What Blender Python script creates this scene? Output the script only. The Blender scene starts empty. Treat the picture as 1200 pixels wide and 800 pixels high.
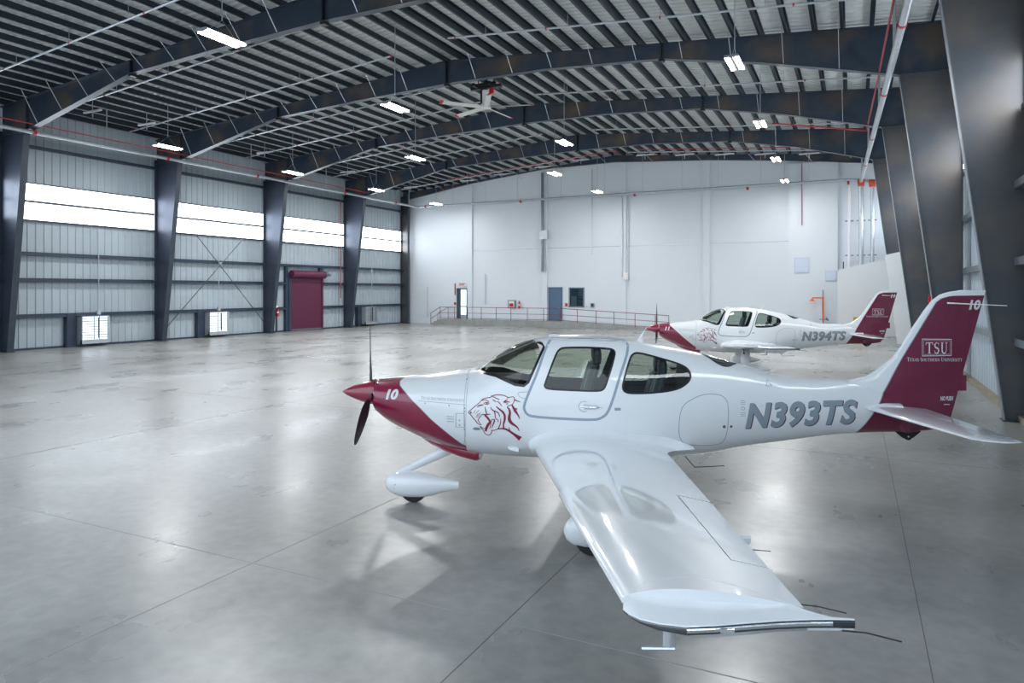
import bpy, bmesh, math, random
from mathutils import Vector, Matrix
random.seed(7)
C = bpy.context.scene.collection
PI = math.pi
ORG = {}

# ---------------------------------------------------------------- materials
def new_mat(name):
    m = bpy.data.materials.new(name); m.use_nodes = True
    nt = m.node_tree
    b = nt.nodes.get('Principled BSDF')
    return m, nt, b
def setin(b, **k):
    for n, v in k.items():
        n = n.replace('_', ' ')
        if n in b.inputs: b.inputs[n].default_value = v
def L(*c):
    return (c[0], c[1], c[2], 1)
def mat(name, col, rough=.5, metal=0., spec=.5, coat=0., noise=0., nscale=3., bump=0., bscale=40., emit=None, estr=0., alpha_wave=None):
    m, nt, b = new_mat(name)
    setin(b, Base_Color=L(*col), Roughness=rough, Metallic=metal, Coat_Weight=coat, Coat_Roughness=.04)
    b.inputs['Specular IOR Level'].default_value = spec
    if emit:
        b.inputs['Emission Color'].default_value = L(*emit); b.inputs['Emission Strength'].default_value = estr
    tc = nt.nodes.new('ShaderNodeTexCoord')
    if noise:
        n = nt.nodes.new('ShaderNodeTexNoise'); n.inputs['Scale'].default_value = nscale; n.inputs['Detail'].default_value = 5
        nt.links.new(tc.outputs['Object'], n.inputs['Vector'])
        r = nt.nodes.new('ShaderNodeMapRange'); r.inputs[1].default_value = .3; r.inputs[2].default_value = .7
        r.inputs[3].default_value = 1 - noise; r.inputs[4].default_value = 1 + noise
        nt.links.new(n.outputs['Fac'], r.inputs[0])
        mx = nt.nodes.new('ShaderNodeVectorMath'); mx.operation = 'SCALE'; mx.inputs[0].default_value = col
        nt.links.new(r.outputs[0], mx.inputs['Scale']); nt.links.new(mx.outputs[0], b.inputs['Base Color'])
    if bump:
        n = nt.nodes.new('ShaderNodeTexNoise'); n.inputs['Scale'].default_value = bscale
        nt.links.new(tc.outputs['Object'], n.inputs['Vector'])
        bp = nt.nodes.new('ShaderNodeBump'); bp.inputs['Strength'].default_value = bump
        nt.links.new(n.outputs['Fac'], bp.inputs['Height']); nt.links.new(bp.outputs[0], b.inputs['Normal'])
    return m

M = {}
M['white_wall'] = mat('white_painted_wall', (.72, .765, .81), .6, noise=.02, nscale=.25)
M['white_wall_warm'] = mat('white_wall_low', (.76, .78, .80), .65, noise=.03, nscale=.3)
M['panel'] = mat('ribbed_steel_panel', (.42, .49, .54), .5, noise=.05, nscale=.6)
M['deck'] = mat('roof_deck', (.74, .78, .78), .45, noise=.05, nscale=.7)
M['steel'] = None
M['navy'] = mat('navy_primed_steel', (.030, .046, .068), .36, spec=.6, noise=.25, nscale=2)
M['girt'] = mat('dark_girt_steel', (.022, .038, .068), .4, spec=.6, noise=.2, nscale=2)
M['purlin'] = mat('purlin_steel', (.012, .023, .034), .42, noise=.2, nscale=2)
M['lamp_plate'] = mat('grey_lamp_plate', (.22, .23, .25), .5)
M['galv'] = mat('galvanised_pipe', (.52, .56, .60), .35, metal=.55, noise=.08, nscale=6)
M['galv_dark'] = mat('grey_steel', (.20, .23, .26), .4, metal=.5, noise=.1, nscale=6)
M['redpipe'] = mat('red_painted_pipe', (.50, .045, .05), .4)
M['fitting'] = mat('orange_red_fitting', (.62, .09, .04), .45)
M['orange'] = mat('orange_paint', (.80, .16, .04), .4)
M['maroon'] = mat('maroon_steel', (.125, .018, .058), .42, noise=.05, nscale=5)
M['maroon_rail'] = mat('maroon_rail_paint', (.20, .045, .07), .4)
M['bluedoor'] = mat('blue_grey_door', (.085, .15, .24), .45)
M['concrete_low'] = mat('ramp_concrete', (.30, .31, .30), .7, noise=.12, nscale=2.5, bump=.1)
M['kerb'] = mat('kerb_concrete', (.26, .23, .18), .8, noise=.12, nscale=3, bump=.15)
M['black'] = mat('black_plastic', (.012, .012, .014), .4)
M['rubber'] = mat('tyre_rubber', (.015, .015, .016), .7)
M['alu'] = mat('bright_aluminium', (.72, .74, .76), .25, metal=.8)
M['tube'] = mat('lit_lamp_tube', (1, 1, 1), .5, emit=(1, .93, .82), estr=26)
M['lamp_body'] = mat('white_lamp_housing', (.75, .77, .8), .4)
M['sky_panel'] = mat('translucent_daylight_panel', (.9, .95, 1), .4, emit=(.86, .93, 1), estr=6.5)
M['glow_pane'] = mat('pane_with_own_glow', (.8, .9, 1), .2, emit=(.82, .92, 1), estr=.95)  # brightness put in as emission, for the door pane and louvre shutters
M['red'] = mat('red_enamel', (.55, .02, .03), .3)
M['white'] = mat('white_plastic', (.78, .78, .78), .35)
M['yellow'] = mat('yellow_paint', (.6, .38, .05), .5)
M['blade_white'] = mat('fan_blade_white', (.70, .70, .66), .35)

def steel_mottled(nm='mottled_mill_steel', c0=(.075, .082, .095), c1=(.15, .125, .105), p0=.42, p1=.70):
    m, nt, b = new_mat(nm)
    tc = nt.nodes.new('ShaderNodeTexCoord')
    n = nt.nodes.new('ShaderNodeTexNoise'); n.inputs['Scale'].default_value = .55; n.inputs['Detail'].default_value = 3
    nt.links.new(tc.outputs['Object'], n.inputs['Vector'])
    r = nt.nodes.new('ShaderNodeValToRGB')
    r.color_ramp.elements[0].position = p0; r.color_ramp.elements[0].color = L(*c0)
    r.color_ramp.elements[1].position = p1; r.color_ramp.elements[1].color = L(*c1)
    nt.links.new(n.outputs['Fac'], r.inputs[0]); nt.links.new(r.outputs[0], b.inputs['Base Color'])
    n2 = nt.nodes.new('ShaderNodeTexNoise'); n2.inputs['Scale'].default_value = 2.2; n2.inputs['Detail'].default_value = 6
    nt.links.new(tc.outputs['Object'], n2.inputs['Vector'])
    r2 = nt.nodes.new('ShaderNodeMapRange'); r2.inputs[3].default_value = .30; r2.inputs[4].default_value = .48
    nt.links.new(n2.outputs['Fac'], r2.inputs[0]); nt.links.new(r2.outputs[0], b.inputs['Roughness'])
    setin(b, Metallic=.45); b.inputs['Specular IOR Level'].default_value = .8
    return m
M['steel'] = steel_mottled()
M['steel_blue'] = steel_mottled('blue_black_rafter_steel', (.040, .062, .095), (.16, .115, .080), .46, .74)
M['steel_col'] = steel_mottled('blue_grey_column_steel', (.055, .070, .105), (.09, .09, .105), .5, .8)
for n_ in M['steel_col'].node_tree.nodes:
    if n_.type == 'MAP_RANGE': n_.inputs[3].default_value = .42; n_.inputs[4].default_value = .62

def floor_mat():
    m, nt, b = new_mat('polished_concrete_floor')
    N = nt.nodes.new; K = nt.links.new
    tc = N('ShaderNodeTexCoord')
    def noise(scale, detail=5, dist=0., sc=None):
        n = N('ShaderNodeTexNoise'); n.inputs['Scale'].default_value = scale; n.inputs['Detail'].default_value = detail
        n.inputs['Distortion'].default_value = dist
        if sc:
            mp = N('ShaderNodeMapping'); mp.inputs['Scale'].default_value = sc
            K(tc.outputs['Object'], mp.inputs['Vector']); K(mp.outputs[0], n.inputs['Vector'])
        else: K(tc.outputs['Object'], n.inputs['Vector'])
        return n
    n1 = noise(.22, 4); n2 = noise(.75, 4, 0., (1, .6, 1)); n3 = noise(6, 4)
    r1 = N('ShaderNodeValToRGB')
    r1.color_ramp.elements[0].position = .30; r1.color_ramp.elements[0].color = L(.235, .230, .208)
    r1.color_ramp.elements[1].position = .72; r1.color_ramp.elements[1].color = L(.40, .405, .395)
    K(n1.outputs['Fac'], r1.inputs[0])
    r2 = N('ShaderNodeMapRange'); r2.inputs[1].default_value = .3; r2.inputs[2].default_value = .7; r2.inputs[3].default_value = .86; r2.inputs[4].default_value = 1.10
    r2.interpolation_type = 'SMOOTHSTEP'; r2.inputs[1].default_value = .20; r2.inputs[2].default_value = .80; r2.inputs[3].default_value = .86; r2.inputs[4].default_value = 1.12; K(n2.outputs['Fac'], r2.inputs[0])
    r3 = N('ShaderNodeMapRange'); r3.inputs[1].default_value = .3; r3.inputs[2].default_value = .7; r3.inputs[3].default_value = .88; r3.inputs[4].default_value = 1.12
    K(n3.outputs['Fac'], r3.inputs[0])
    mu = N('ShaderNodeMath'); mu.operation = 'MULTIPLY'; K(r2.outputs[0], mu.inputs[0]); K(r3.outputs[0], mu.inputs[1])
    sc = N('ShaderNodeVectorMath'); sc.operation = 'SCALE'; K(r1.outputs[0], sc.inputs[0]); K(mu.outputs[0], sc.inputs['Scale'])
    K(sc.outputs[0], b.inputs['Base Color'])
    rr = N('ShaderNodeMapRange'); rr.interpolation_type = 'SMOOTHSTEP'; rr.inputs[1].default_value = .2; rr.inputs[2].default_value = .8; rr.inputs[3].default_value = .24; rr.inputs[4].default_value = .38
    K(n2.outputs['Fac'], rr.inputs[0]); K(rr.outputs[0], b.inputs['Roughness'])
    bp = N('ShaderNodeBump'); bp.inputs['Strength'].default_value = .04; bp.inputs['Distance'].default_value = .01
    n4 = noise(3.2, 4); K(n4.outputs['Fac'], bp.inputs['Height']); K(bp.outputs[0], b.inputs['Normal'])
    b.inputs['Specular IOR Level'].default_value = .75
    return m
M['floor'] = floor_mat()
M['joint'] = mat('floor_joint_sealant', (.18, .18, .17), .6)
M['joint_light'] = mat('pale_joint_sealant', (.36, .37, .36), .6)

def paint(name, pts, red=(.24, .006, .045), zr=(.5, 2.9), xr=(0., 8.4), side=1, band=.012, top=None):
    """white gloss paint with a maroon field beyond a boundary curve x = g(z) in object space"""
    m, nt, b = new_mat(name)
    N = nt.nodes.new; K = nt.links.new
    tc = N('ShaderNodeTexCoord'); sp = N('ShaderNodeSeparateXYZ'); K(tc.outputs['Object'], sp.inputs[0])
    mr = N('ShaderNodeMapRange'); mr.inputs[1].default_value = zr[0]; mr.inputs[2].default_value = zr[1]; K(sp.outputs['Z'], mr.inputs[0])
    fc = N('ShaderNodeFloatCurve'); K(mr.outputs[0], fc.inputs['Value'])
    cv = fc.mapping.curves[0]
    P = [((z - zr[0]) / (zr[1] - zr[0]), (x - xr[0]) / (xr[1] - xr[0])) for z, x in pts]
    P.sort()
    cv.points[0].location = (0, P[0][1]); cv.points[-1].location = (1, P[-1][1])
    for p in P: cv.points.new(*p)
    for p in cv.points: p.handle_type = 'VECTOR'
    fc.mapping.update()
    m2 = N('ShaderNodeMapRange'); m2.inputs[3].default_value = xr[0]; m2.inputs[4].default_value = xr[1]; m2.clamp = False
    K(fc.outputs[0], m2.inputs[0])
    d = N('ShaderNodeMath'); d.operation = 'SUBTRACT'; K(sp.outputs['X'], d.inputs[0]); K(m2.outputs[0], d.inputs[1])
    sg = N('ShaderNodeMath'); sg.operation = 'MULTIPLY'; sg.inputs[1].default_value = side; K(d.outputs[0], sg.inputs[0])
    g1 = N('ShaderNodeMath'); g1.operation = 'GREATER_THAN'; g1.inputs[1].default_value = 0; K(sg.outputs[0], g1.inputs[0])
    g2 = N('ShaderNodeMath'); g2.operation = 'GREATER_THAN'; g2.inputs[1].default_value = -band; K(sg.outputs[0], g2.inputs[0])
    a = N('ShaderNodeMix'); a.data_type = 'RGBA'; a.inputs['A'].default_value = L(.80, .82, .84); a.inputs['B'].default_value = L(.30, .34, .40)
    K(g2.outputs[0], a.inputs['Factor'])
    c = N('ShaderNodeMix'); c.data_type = 'RGBA'; c.inputs['B'].default_value = L(*red)
    K(a.outputs['Result'], c.inputs['A']); K(g1.outputs[0], c.inputs['Factor']); K(c.outputs['Result'], b.inputs['Base Color'])
    setin(b, Roughness=.30, Coat_Weight=1., Coat_Roughness=.02)
    return m
M['gloss'] = mat('white_gloss_paint', (.80, .82, .84), .3, coat=1.)
M['gloss_red'] = mat('maroon_gloss_paint', (.27, .008, .040), .3, coat=1.)
M['nose_paint'] = paint('white_paint_with_maroon_nose', [(.5, 2.0), (.70, 1.92), (.783, 1.816), (.873, 1.627), (1.169, 1.264), (1.286, 1.143), (1.481, .922), (1.557, .822), (1.60, .80), (1.636, .835), (1.66, .90), (1.70, .93)], side=-1, zr=(.5, 1.8), xr=(0, 3))
M['tail_paint_shaded'] = paint('white_paint_with_shaded_maroon_tail', [(.9, 6.39), (1.01, 6.46), (1.38, 6.70), (1.61, 6.83), (2.61, 7.42), (2.655, 7.48), (2.683, 7.58), (2.692, 7.66), (2.697, 8.3)], side=1, red=(.155, .003, .036), zr=(.9, 2.8), xr=(6, 8.4))  # same maroon as the nose, darkened to hold the dimmer light on the tail
M['seal'] = mat('grey_door_seal', (.30, .36, .43), .4)
M['hairline'] = mat('panel_gap_line', (.22, .25, .29), .5)
M['reg_grey'] = mat('silver_grey_lettering', (.27, .32, .37), .3, coat=.5)
M['reg_shadow'] = mat('dark_maroon_letter_edge', (.10, .02, .045), .4)
M['tiger'] = mat('maroon_emblem_lines', (.24, .012, .045), .35)
M['decal_white'] = mat('white_lettering', (.72, .72, .74), .35)
M['decal_grey'] = mat('small_grey_lettering', (.32, .34, .38), .4)
M['prop'] = mat('black_propeller_paint', (.018, .020, .024), .35, spec=.7)
M['interior'] = mat('dark_cabin_trim', (.022, .026, .032), .7)
M['leather'] = mat('blue_grey_leather', (.045, .065, .09), .42, noise=.1, nscale=12)
M['stitch'] = mat('pale_seat_piping', (.35, .40, .44), .5)
M['black_trim'] = mat('black_window_trim', (.01, .012, .016), .3)

def glass(name, tint, gl=.10):
    m, nt, b = new_mat(name); nt.nodes.remove(b)
    out = [n for n in nt.nodes if n.type == 'OUTPUT_MATERIAL'][0]
    t = nt.nodes.new('ShaderNodeBsdfTransparent'); t.inputs[0].default_value = L(*tint)
    g = nt.nodes.new('ShaderNodeBsdfGlossy'); g.inputs['Roughness'].default_value = .01
    lw = nt.nodes.new('ShaderNodeLayerWeight'); lw.inputs['Blend'].default_value = .25
    mr = nt.nodes.new('ShaderNodeMapRange'); mr.inputs[3].default_value = gl * .5; mr.inputs[4].default_value = .9
    nt.links.new(lw.outputs['Fresnel'], mr.inputs[0])
    mx = nt.nodes.new('ShaderNodeMixShader'); nt.links.new(mr.outputs[0], mx.inputs[0])
    nt.links.new(t.outputs[0], mx.inputs[1]); nt.links.new(g.outputs[0], mx.inputs[2]); nt.links.new(mx.outputs[0], out.inputs[0])
    return m
M['canopy'] = glass('tinted_cabin_glass', (.66, .72, .66))
M['window_glass'] = glass('clear_window_glass', (.7, .8, .85))
M['lens'] = mat('smoked_tip_lens', (.03, .035, .045), .08, spec=1., coat=1.)

# ---------------------------------------------------------------- mesh builder
class MB:
    def __init__(s): s.v = []; s.f = []; s.mi = []; s.sm = []
    def add(s, vs, fs, mi=0, smooth=False):
        o = len(s.v); s.v += [tuple(v) for v in vs]
        for f in fs: s.f.append([i + o for i in f]); s.mi.append(mi); s.sm.append(smooth)
    def box(s, a, b, mi=0):
        x0, y0, z0 = [min(a[i], b[i]) for i in range(3)]; x1, y1, z1 = [max(a[i], b[i]) for i in range(3)]
        s.add([(x0,y0,z0),(x1,y0,z0),(x1,y1,z0),(x0,y1,z0),(x0,y0,z1),(x1,y0,z1),(x1,y1,z1),(x0,y1,z1)],
              [(0,3,2,1),(4,5,6,7),(0,1,5,4),(1,2,6,5),(2,3,7,6),(3,0,4,7)], mi)
    def tube(s, pts, r, seg=8, mi=0, cap=True, radii=None):
        pts = [Vector(p) for p in pts]; rings = []
        up = Vector((0, 0, 1))
        for i, p in enumerate(pts):
            d = ((pts[i + 1] - p) if i == 0 else (p - pts[i - 1]) if i == len(pts) - 1 else (pts[i + 1] - p).normalized() + (p - pts[i - 1]).normalized()).normalized()
            u = d.cross(up if abs(d.z) < .95 else Vector((1, 0, 0))).normalized(); w = u.cross(d).normalized()
            rr = radii[i] if radii else r
            rings.append([p + (u * math.cos(a) + w * math.sin(a)) * rr for a in [2 * PI * k / seg for k in range(seg)]])
        s.loft(rings, mi, cap, True)
    def loft(s, rings, mi=0, cap=True, smooth=True, closed=True):
        n = len(rings[0]); vs = [tuple(p) for r in rings for p in r]; fs = []
        for i in range(len(rings) - 1):
            for k in range(n if closed else n - 1):
                k2 = (k + 1) % n
                fs.append((i*n+k, i*n+k2, (i+1)*n+k2, (i+1)*n+k))
        o = len(s.v)
        s.add(vs, fs, mi, smooth)
        if cap and closed:
            s.f.append([o + k for k in range(n)][::-1]); s.mi.append(mi); s.sm.append(False)
            s.f.append([o + (len(rings)-1)*n + k for k in range(n)]); s.mi.append(mi); s.sm.append(False)
    def prism(s, poly, fn, d0, d1, mi=0):
        """poly 2-D extruded: fn(u, v, d) -> xyz"""
        n = len(poly)
        vs = [fn(u, v, d0) for u, v in poly] + [fn(u, v, d1) for u, v in poly]
        fs = [tuple(range(n))[::-1], tuple(range(n, 2*n))] + [(k, (k+1) % n, n+(k+1) % n, n+k) for k in range(n)]
        s.add(vs, fs, mi)
    def plate(s, line, fn, hw, t, mi=0):
        """flat bar following a 2-D line (x,z), width along y +-hw, thickness t upward"""
        n = len(line)
        vs = []
        for (x, z) in line: vs += [fn(x, -hw, z), fn(x, hw, z), fn(x, hw, z + t), fn(x, -hw, z + t)]
        fs = [(3, 2, 1, 0), tuple((n-1)*4 + k for k in range(4))]
        for i in range(n - 1):
            for k in range(4):
                k2 = (k + 1) % 4; fs.append((i*4+k, i*4+k2, (i+1)*4+k2, (i+1)*4+k))
        s.add(vs, fs, mi)
    def build(s, name, mats, parent=None, origin=None, bevel=0, recalc=True):
        if not isinstance(mats, (list, tuple)): mats = [mats]
        if parent is not None: org = ORG.get(parent.name, Vector((0, 0, 0)))
        elif origin is not None: org = Vector(origin)
        else:
            xs = [v[0] for v in s.v]; ys = [v[1] for v in s.v]; zs = [v[2] for v in s.v]
            org = Vector(((min(xs)+max(xs))/2, (min(ys)+max(ys))/2, min(zs)))
        me = bpy.data.meshes.new(name)
        me.from_pydata([(v[0]-org.x, v[1]-org.y, v[2]-org.z) for v in s.v], [], s.f)
        for m in mats: me.materials.append(M[m] if isinstance(m, str) else m)
        for p, mi, sm in zip(me.polygons, s.mi, s.sm): p.material_index = mi; p.use_smooth = sm
        if recalc:
            bm = bmesh.new(); bm.from_mesh(me); bmesh.ops.recalc_face_normals(bm, faces=bm.faces)
            if bevel: bmesh.ops.bevel(bm, geom=bm.edges[:], offset=bevel, segments=2, affect='EDGES')
            bm.to_mesh(me); bm.free()
        if any(s.sm): me.set_sharp_from_angle(angle=math.radians(38))
        o = bpy.data.objects.new(name, me); C.objects.link(o)
        if parent is not None: o.parent = parent
        else: o.location = org
        ORG[o.name] = org
        return o

def tag(o, label=None, cat=None, group=None, kind=None):
    if label: o['label'] = label
    if cat: o['category'] = cat
    if group: o['group'] = group
    if kind: o['kind'] = kind
    return o
def thing(name, label, cat, loc, group=None):
    o = bpy.data.objects.new(name, None); C.objects.link(o); o.location = loc; o.empty_display_size = .2
    ORG[o.name] = Vector(loc)
    return tag(o, label, cat, group)
def struct(o, label, cat='building'): return tag(o, label, cat, kind='structure')
def bx(name, a, b, m, parent=None, bevel=0):
    q = MB(); q.box(a, b); return q.build(name, m, parent, bevel=bevel)
def dup(root, delta, label):
    r = root.copy(); C.objects.link(r); r.location = root.location + Vector(delta); r['label'] = label
    for ch in list(root.children):
        c = ch.copy(); C.objects.link(c); c.parent = r
        for g in list(ch.children):
            d = g.copy(); C.objects.link(d); d.parent = c
    return r
# ================================================================ THE HALL
XL, XR, YB, YF = -34.45, 3.25, 49.0, -3.0          # left wall, right wall, back wall, open front
XRIDGE = -15.7
def roof_under(x):                                     # underside of the purlins = top of rafters
    return 10.97 + (x + 34.5) * .0875 if x < XRIDGE else 12.615 - (x - XRIDGE) * .0780
FR = [10.0, 17.8, 25.5, 33.3, 41.2]                     # steel frames

q = MB(); q.box((XL - 4, YF - 16, -.2), (XR + 6, YB + .6, 0))
fl = struct(q.build('floor', 'floor', origin=(0, 0, 0)), 'grey mottled polished concrete hangar floor', 'floor')
# joints are thin filled strips in the slab
for i, y in enumerate([5.12, 12.9, 20.7, 28.5, 36.3, 44.1]):
    struct(bx('trim_%d' % (i + 1), (XL + .3, y - .006, 0), (XR - .3, y + .006, .0015), 'joint_light' if i == 0 else 'joint'), 'thin saw-cut joint running across the concrete floor', 'floor joint')
for i, x in enumerate([-26.6, -19.5, -12.5, -5.45, -2.6, .50]):
    struct(bx('trim_%d' % (i + 7), (x - .004, YF, .0), (x + .004, YB - 1.4, .0018), 'joint_light' if i == 3 else 'joint'), 'thin saw-cut joint running along the concrete floor', 'floor joint')

def ribbed(p0, p1, z0f, z1f, nx, pitch=.37, depth=.035, rib=.05):
    """vertical ribbed sheet from p0 to p1 (xy) with outward normal nx (2-D)"""
    q = MB(); d = Vector((p1[0]-p0[0], p1[1]-p0[1])); Ln = d.length; d.normalize(); n = int(Ln / pitch)
    prof = []
    for i in range(n + 1):
        s0 = i * Ln / n
        prof += [(s0 - rib, 0), (s0 - rib*.5, depth), (s0 + rib*.5, depth), (s0 + rib, 0)]
    prof = [(min(max(a, 0), Ln), b) for a, b in prof]
    lo, hi = [], []
    for a, b in prof:
        x = p0[0] + d.x*a + nx[0]*b; y = p0[1] + d.y*a + nx[1]*b
        lo.append((x, y, z0f(x))); hi.append((x, y, z1f(x)))
    q.loft([lo, hi], 0, False, False, closed=False)
    return q

# left wall: ribbed sheet under and over the daylight band
q = ribbed((XL, YF), (XL, YB), lambda x: 0, lambda x: 6.05, (1, 0))
q2 = ribbed((XL, YF), (XL, YB), lambda x: 7.75, lambda x: 11.3, (1, 0))
q.add(q2.v, q2.f, 0)
struct(q.build('wall_left', 'panel', recalc=False), 'pale grey ribbed steel side wall on the left', 'wall')
edges = [YF] + [f for f in FR] + [YB]
for i in range(len(edges) - 1):
    a, b = edges[i] + .25, edges[i + 1] - .2
    if b - a < 2: continue
    w = bx('window_%d' % (i + 1), (XL - .06, a, 6.05), (XL - .02, b, 7.75), 'sky_panel')
    struct(w, 'bright daylight panel band high in the left wall', 'window')
    bx('window_mullion', (XL - .01, a, 6.85), (XL + .14, b, 6.96), 'girt', w)
    bx('window_sill', (XL - .02, a, 5.98), (XL + .16, b, 6.06), 'girt', w)
    bx('window_head', (XL - .02, a, 7.73), (XL + .12, b, 7.79), 'girt', w)
struct(bx('baseboard_left', (XL, YF, 0), (XL + .12, YB, .09), 'girt'), 'dark base angle along the left wall', 'baseboard')
# right wall, with its own daylight band
q = ribbed((XR, YF), (XR, YB), lambda x: 0, lambda x: 6.6, (-1, 0))
q2 = ribbed((XR, YF), (XR, YB), lambda x: 7.75, lambda x: 11.2, (-1, 0))
q.add(q2.v, q2.f, 0)
struct(q.build('wall_right', 'panel', recalc=False), 'pale ribbed steel wall behind the right columns', 'wall')
for i in range(len(edges) - 1):
    a, b = edges[i] + .25, edges[i + 1] - .2
    w = bx('window_%d' % (i + 11), (XR + .02, a, 6.6), (XR + .06, b, 7.75), 'sky_panel')
    struct(w, 'daylight panel band high in the right wall', 'window')
    bx('window_sill', (XR - .14, a, 6.5), (XR + .02, b, 6.62), 'girt', w)
struct(bx('baseboard_right', (XR - .16, YF, 0), (XR, YB - 1.2, .13), 'kerb'), 'low tan concrete kerb along the right wall', 'kerb')
# back wall: tilt-up concrete painted white, gable outline
poly = [(XL - .3, 0), (XR + .4, 0), (XR + .4, roof_under(XR + .4) + .3), (XRIDGE, roof_under(XRIDGE) + .3), (XL - .3, roof_under(XL - .3) + .3)]
q = MB(); q.prism(poly, lambda u, v, d: (u, d, v), YB, YB + .3)
struct(q.build('wall_back', 'white_wall'), 'tall white painted back wall with pilasters', 'wall')
for i, x in enumerate([-27.95, -21.35, -15.1, -9.15]):
    struct(bx('trim_%d' % (20 + i), (x - .22, YB - .16, 0), (x + .22, YB, roof_under(x) - .3), 'white_wall'), 'white pilaster on the back wall', 'pilaster')
q = MB(); q.box((-3.83, YB - .30, 0), (-.93, YB, roof_under(-2) - .5))
struct(q.build('trim_24', 'white_wall'), 'projecting white wall panel at the right of the back wall', 'wall panel')
for i, (a, b) in enumerate([(-27.7, -21.6), (-21.1, -15.35), (-14.85, -9.4), (-8.9, -3.85)]):
    struct(bx('trim_%d' % (25 + i), (a, YB - .02, 5.98), (b, YB - .0, 6.04), M['galv']), 'thin horizontal seam across the back wall', 'wall seam')
# low wall with raking top in the far right corner
poly = [(-.93, 0), (3.2, 0), (3.2, 5.03), (-.93, 4.02)]
q = MB(); q.prism(poly, lambda u, v, d: (u, d, v), 47.55, 47.72)
struct(q.build('wall_corner', 'white_wall_warm'), 'low white wall with raking top in far right corner', 'wall')

# roof deck: ribs run across the hall, follow the slope
def deck():
    q = MB(); pitch = .305; n = int((YB - YF) / pitch); prof = []
    for i in range(n + 1):
        s0 = YF + i * pitch
        prof += [(s0, 0), (s0 + .10, 0), (s0 + .125, .045), (s0 + .28, .045)]
    rows = []
    for x in (XL - .3, XRIDGE, XR + .4):
        rows.append([(x, y, roof_under(x) + .27 + h) for y, h in prof])
    q.loft(rows, 0, False, False, closed=False)
    return q
struct(deck().build('ceiling', 'deck', recalc=False), 'pale grey ribbed metal roof deck', 'roof')

# purlins, Z shaped, one object each
def zprof(x, z, s):
    return [(x, z), (x + s*.085, z), (x + s*.085, z + .02), (x + s*.006, z + .006), (x + s*.006, z + .25), (x - s*.07, z + .25), (x - s*.07, z + .256), (x, z + .256)]
x = XL + .5; k = 0
while x < XR - .1:
    s = 1 if x < XRIDGE else -1
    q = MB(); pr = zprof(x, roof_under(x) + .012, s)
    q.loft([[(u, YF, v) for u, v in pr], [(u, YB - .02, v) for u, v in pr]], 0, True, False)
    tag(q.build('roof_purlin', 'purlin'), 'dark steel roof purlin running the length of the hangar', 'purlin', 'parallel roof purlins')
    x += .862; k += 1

# wall girts
for i, z in enumerate([1.50, 3.18, 4.40, 9.38]):
    G = thing('wall_girt', ['lowest dark girt along the left wall, above the louvre fans', 'second dark girt up the left wall', 'third dark girt up the left wall, under the window band', 'dark girt above the window band on the left wall'][i], 'girt', (XL + .1, 20, z))
    for (a, b) in [(f + .16, g - .16) for f, g in zip(edges[:-1], edges[1:])]:
        for (a_, b_) in ([(a, 35.0), (38.64, b)] if (a < 36 < b and z < 4) else [(a, b)]):
            q = MB(); q.box((XL + .05, a_, z - .02), (XL + .30, b_, z + .0)); q.box((XL + .29, a_, z), (XL + .30, b_, z + .10)); q.box((XL + .05, a_, z), (XL + .06, b_, z + .16))
            q.build('girt_segment', 'girt', G)
for i, z in enumerate([1.62, 3.30, 4.90, 9.3]):
    G = thing('wall_girt', ['lowest grey girt on the right wall', 'second grey girt up the right wall', 'third grey girt up the right wall, under its window band', 'highest grey girt on the right wall'][i], 'girt', (XR - .1, 20, z))
    for (a, b) in [(f + .16, g - .16) for f, g in zip(edges[:-1], edges[1:])]:
        q = MB(); q.box((XR - .25, a, z - .02), (XR - .05, b, z + .0)); q.box((XR - .25, a, z), (XR - .24, b, z + .14)); q.build('girt_segment', 'galv_dark', G)

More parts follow.
